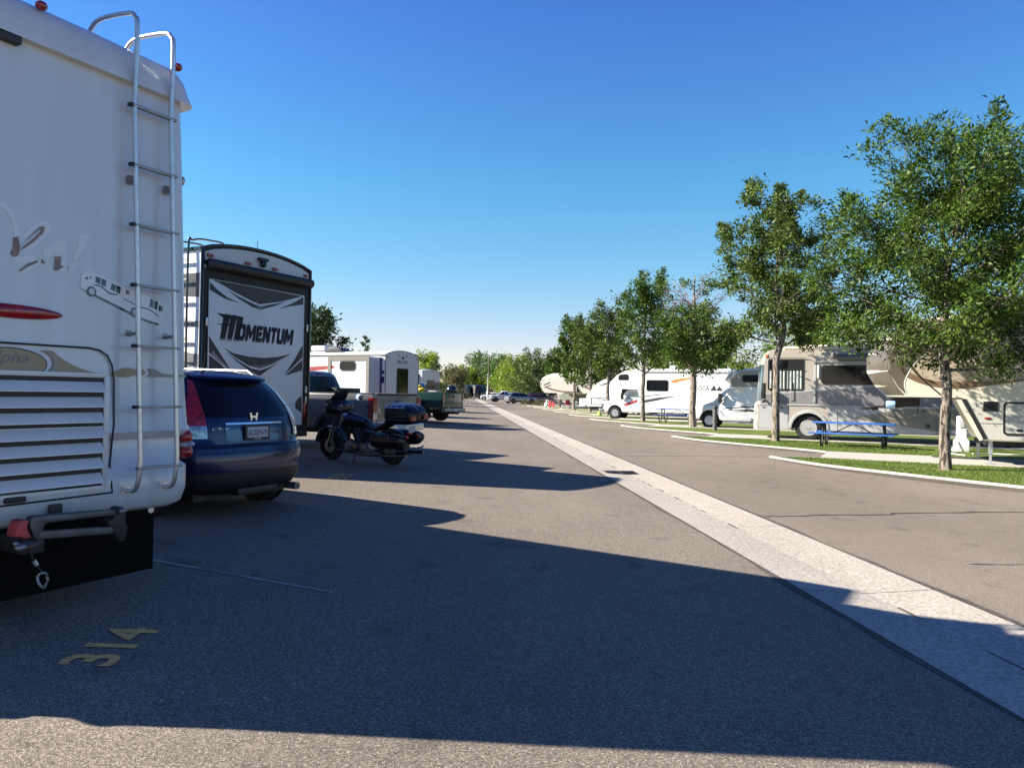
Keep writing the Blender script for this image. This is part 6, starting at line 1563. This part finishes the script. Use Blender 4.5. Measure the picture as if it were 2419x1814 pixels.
# ---- bicycles, camp chairs, scatter at the far sites
def bicycle(px, d, b, label, m, rim=chrome):
    X, Y = at(px, d); F = Frame('bicycle', X, Y, b, label, 'bicycle', z=.03, group='bicycles by the farthest ash tree')
    for x in (0, 1.05):
        mb = MB(); mb.tube([(x + .34 * cos(a), 0, .35 + .34 * sin(a)) for a in np.linspace(0, 2 * pi, 25)], .022, 5, cap=False)
        wq = build('wheel', mb, rubber, F)
        build('spokes', MB().tube([(x - .32, 0, .35), (x + .32, 0, .35)], .005, 3).tube([(x, 0, .03), (x, 0, .67)], .005, 3).lathe([(.31, -.01), (.31, .01), (.29, 0)], (x, 0, .35), 1, 24), rim, wq)
    build('frame', MB().tube([(0, 0, .35), (.42, 0, .32), (.92, 0, .78)], .02, 6).tube([(.42, 0, .32), (.3, 0, .85)], .02, 6).tube([(.33, 0, .76), (.9, 0, .84)], .02, 6).tube([(1.05, 0, .35), (.88, 0, .9)], .02, 6).tube([(0, 0, .35), (.33, 0, .76)], .015, 6), m, F)
    build('saddle', MB().ell((.28, 0, .9), (.13, .07, .035), 10, 6), black, F)
    build('handlebar', MB().tube([(.8, .28, 1.02), (.88, 0, .98), (.8, -.28, 1.02)], .015, 6), alu, F)
    return F
bicycle(1300, 83, -25, 'white bicycle leaning at the farthest site, left one of the pair', white2)
bicycle(1308, 81.5, -20, 'red bicycle beside the white one, nearer the ash trunk', redp, mat('red_rim', (.4, .02, .03), .4))
def chair(px, d, b, label, m):
    F = Frame('camp_chair', *at(px, d), b, label, 'chair', z=.03, group='camp chairs at the far sites')
    build('seat', MB().box(-.25, .25, -.27, .27, .42, .45), m, F); build('backrest', MB().prism([(-.25, .45), (-.36, .95), (-.33, .95), (-.22, .45)], 1, -.27, .27), m, F)
    build('leg', MB().tube([(-.25, -.27, 0), (.25, .27, .45)], .014, 5).tube([(-.25, .27, 0), (.25, -.27, .45)], .014, 5), steel, F)
chair(1318, 81, 120, 'grey camp chair by the bicycles', midg); chair(1331, 79, 60, 'black camp chair between two ash trunks', black)
chair(1346, 76.5, 150, 'red camp chair beside the tall ash trunk', redp)

# ================================================================== far end of the road
def suv(name, px, d, b, label, m, L=4.8, H=1.72, rim='dark', z=0, cat='car'):
    X, Y = at(px, d); F = Frame(name, X, Y, b, label, cat, ref=(L / 2, 0), z=z); s_ = H / 1.7
    S_ = Shell([(.26, .25, L - .15, .80), (.4, .05, L, .9), (.7, 0, L, .93), (.95, .05, L - .1, .93), (1.04, .08, L - .45, .91), (1.10, .1, L - 1.15, .88), (1.35 * s_, .3, L - 1.6, .78), (1.58 * s_, .5, L - 2.1, .68), (1.67 * s_, .8, L - 2.5, .55), (1.7 * s_, 1.2, L - 2.8, .35)], 4)
    S_.body('body', m, F)
    S_.tailpoly('rear_window', glass, F, 1.14, 1.5 * s_, -.62, .62, .008)
    S_.patch('windscreen', glass, F, 1.15, 1.52 * s_, 125, 235, .01)
    for sg in (1, -1):
        zt = 1.5 * s_
        S_.flank('side_window', glass, F, [(.6, 1.12), (1.9, 1.12), (1.9, zt), (.9, zt)], sg, .012)
        S_.flank('side_window', glass, F, [(1.98, 1.12), (L - 1.4, 1.12), (L - 2.0, zt), (1.98, zt)], sg, .012)
        build('tail_lamp', MB().box(.0, .2, sg * .84 - .08, sg * .84 + .08, .9, 1.1), redl, F, bevel=.02)
        build('headlight', MB().box(L - .25, L - .03, sg * .78 - .12, sg * .78 + .12, .75, .92), clearl, F, bevel=.02)
        for x in (.85, L - .95):
            arch_well(F, x, sg * .925, .43, sg, zc=.38); wheel(F, x, sg * .85, .36, .23, sg, rim)
        build('sill', MB().box(.9, L - 1.1, sg * .92 - .01, sg * .92 + .015, .3, .42), black, F)
        build('trim_strip', MB().box(1.0, L - 1.2, sg * .925, sg * .94, .56, .6), chrome, F)
    return F
suv('parked_car', 1229, 112, 63, 'dark grey SUV at the far right kerb, bonnet towards the low bushes', mat('graphite_metallic', (.17, .175, .18), .3, metal=.4, coat=1), z=0)
suv('parked_car', 1161, 160, -82, 'silver-white car at the end of the road, left of the white pickup', white, L=4.7, H=1.6, rim='steel', z=0)
suv('parked_car', 1258, 124, -75, 'black SUV half hidden behind the low bushes', blackg, L=5.2, H=1.75)
suv('parked_car', 1275, 118, 80, 'dark maroon car behind the bushes beside the distant fifth wheel', mat('maroon_paint', (.05, .012, .015), .3, coat=1), L=4.6, H=1.5)
X, Y = at(1196, 127)
pickup('pickup_truck', X, Y, -100, 'white pickup truck at the far end, behind the grey SUV', white, ref=(2.8, 0), z=0, simple=True)
def far_coach(px, d, b, label, m, deco, H=3.3, L=9, cat='motorhome', name='motorhome'):
    X, Y = at(px, d); F = Frame(name, X, Y, b, label, cat, z=0)
    build('body', nosed([(.4, -.1, .1, 1), (.6, 0, .2, 1), (1.4, 0, .25, 1), (2.8, -.15, .25, 1), (H - .2, -.4, .2, .98), (H, -.9, .1, .9)], -L, 2.5), m, F, ang=35)
    build('windscreen', MB().grid(lambda t, v: (.02 - .14 * v + .25 * (1 - abs(t) ** 2.6), 1.15 * t, 1.5 + 1.3 * v), np.linspace(-1, 1, 11), (0, 1)), glass, F)
    for sg in (1, -1):
        mb = MB().prism([(-.5, .7), (-2.5, 1.5), (-5, 1.7), (-5, 1.2), (-2.5, 1.0)], 1, sg * 1.25, sg * 1.256); build('swoosh_decal', mb, deco, F)
        window(F, (-3.2, -1.8, 1.9, 2.6), sg * 1.25, sgn=sg)
        for x in (-1.8, -6.5): wheel(F, x, sg * 1.1, .48, .26, sg, 'chrome')
        build('headlight', MB().ell((.1, sg * 1.0, .95), (.06, .15, .1), 10, 6), clearl, F)
    build('front_grille', MB().box(.1, .3, -.6, .6, .6, .9), black, F, bevel=.03)
    return F
far_coach(1136, 172, 165, 'black motorhome facing the camera at the far end of the road', blackg, white)
far_coach(1112, 172, 120, 'black and white motorhome farther left at the end of the road', mat('charcoal_paint', (.03, .03, .035), .3, coat=.5), white2, H=3.3)
def bush(px, d, r_, label, seed):
    X, Y = at(px, d); e = bpy.data.objects.new('bush', None); COL.objects.link(e); e.location = (X, Y, .02); tag(e, label, 'bush', 'low bushes by the far kerb')
    g_ = np.random.default_rng(seed); C = g_.normal(0, 1, (260, 3)); C /= np.linalg.norm(C, axis=1, keepdims=True); C[:, 2] = abs(C[:, 2]); C *= r_ * (.55 + .45 * g_.random((260, 1)))
    build('stems', MB().tube([(0, 0, 0), (.05, .05, r_ * .7)], .03, 5).tube([(0, 0, 0), (-.2, .1, r_ * .6)], .02, 5).tube([(0, 0, 0), (.2, -.1, r_ * .6)], .02, 5), bark, e)
    leaf_mesh('foliage', C, C, .22 * (.6 + .8 * g_.random(260)), .2, lm_brown, e)
for i, (px, d) in enumerate(((1242, 105), (1267, 101), (1284, 97))): bush(px, d, .62, ['left low bush beside the grey SUV wheel', 'middle low bush in front of the black SUV', 'right low bush nearest the bicycles'][i], 40 + i)
pl_ = Frame('light_pole', *at(1152, 158), 0, 'short white lamp post at the end of the road', 'lamp post', z=0)
build('pole', MB().tube([(0, 0, 0), (0, 0, 5.4)], [.13, .09], 10), white2, pl_)
build('lamp_head', MB().box(-.9, .2, -.2, .2, 5.3, 5.5), white2, pl_, bevel=.05)
pw = Frame('utility_pole', *at(1155, 165), 0, 'tall thin wooden pole rising above the far trees', 'pole', z=0)
build('pole', MB().tube([(0, 0, 0), (0, 0, 9.8)], [.2, .13], 8), mat('pole_wood', (.09, .06, .05), .9, var=.3), pw)
build('crossarm', MB().box(-.6, .6, -.08, .08, 7.2, 7.6), MATS['pole_wood'], pw)
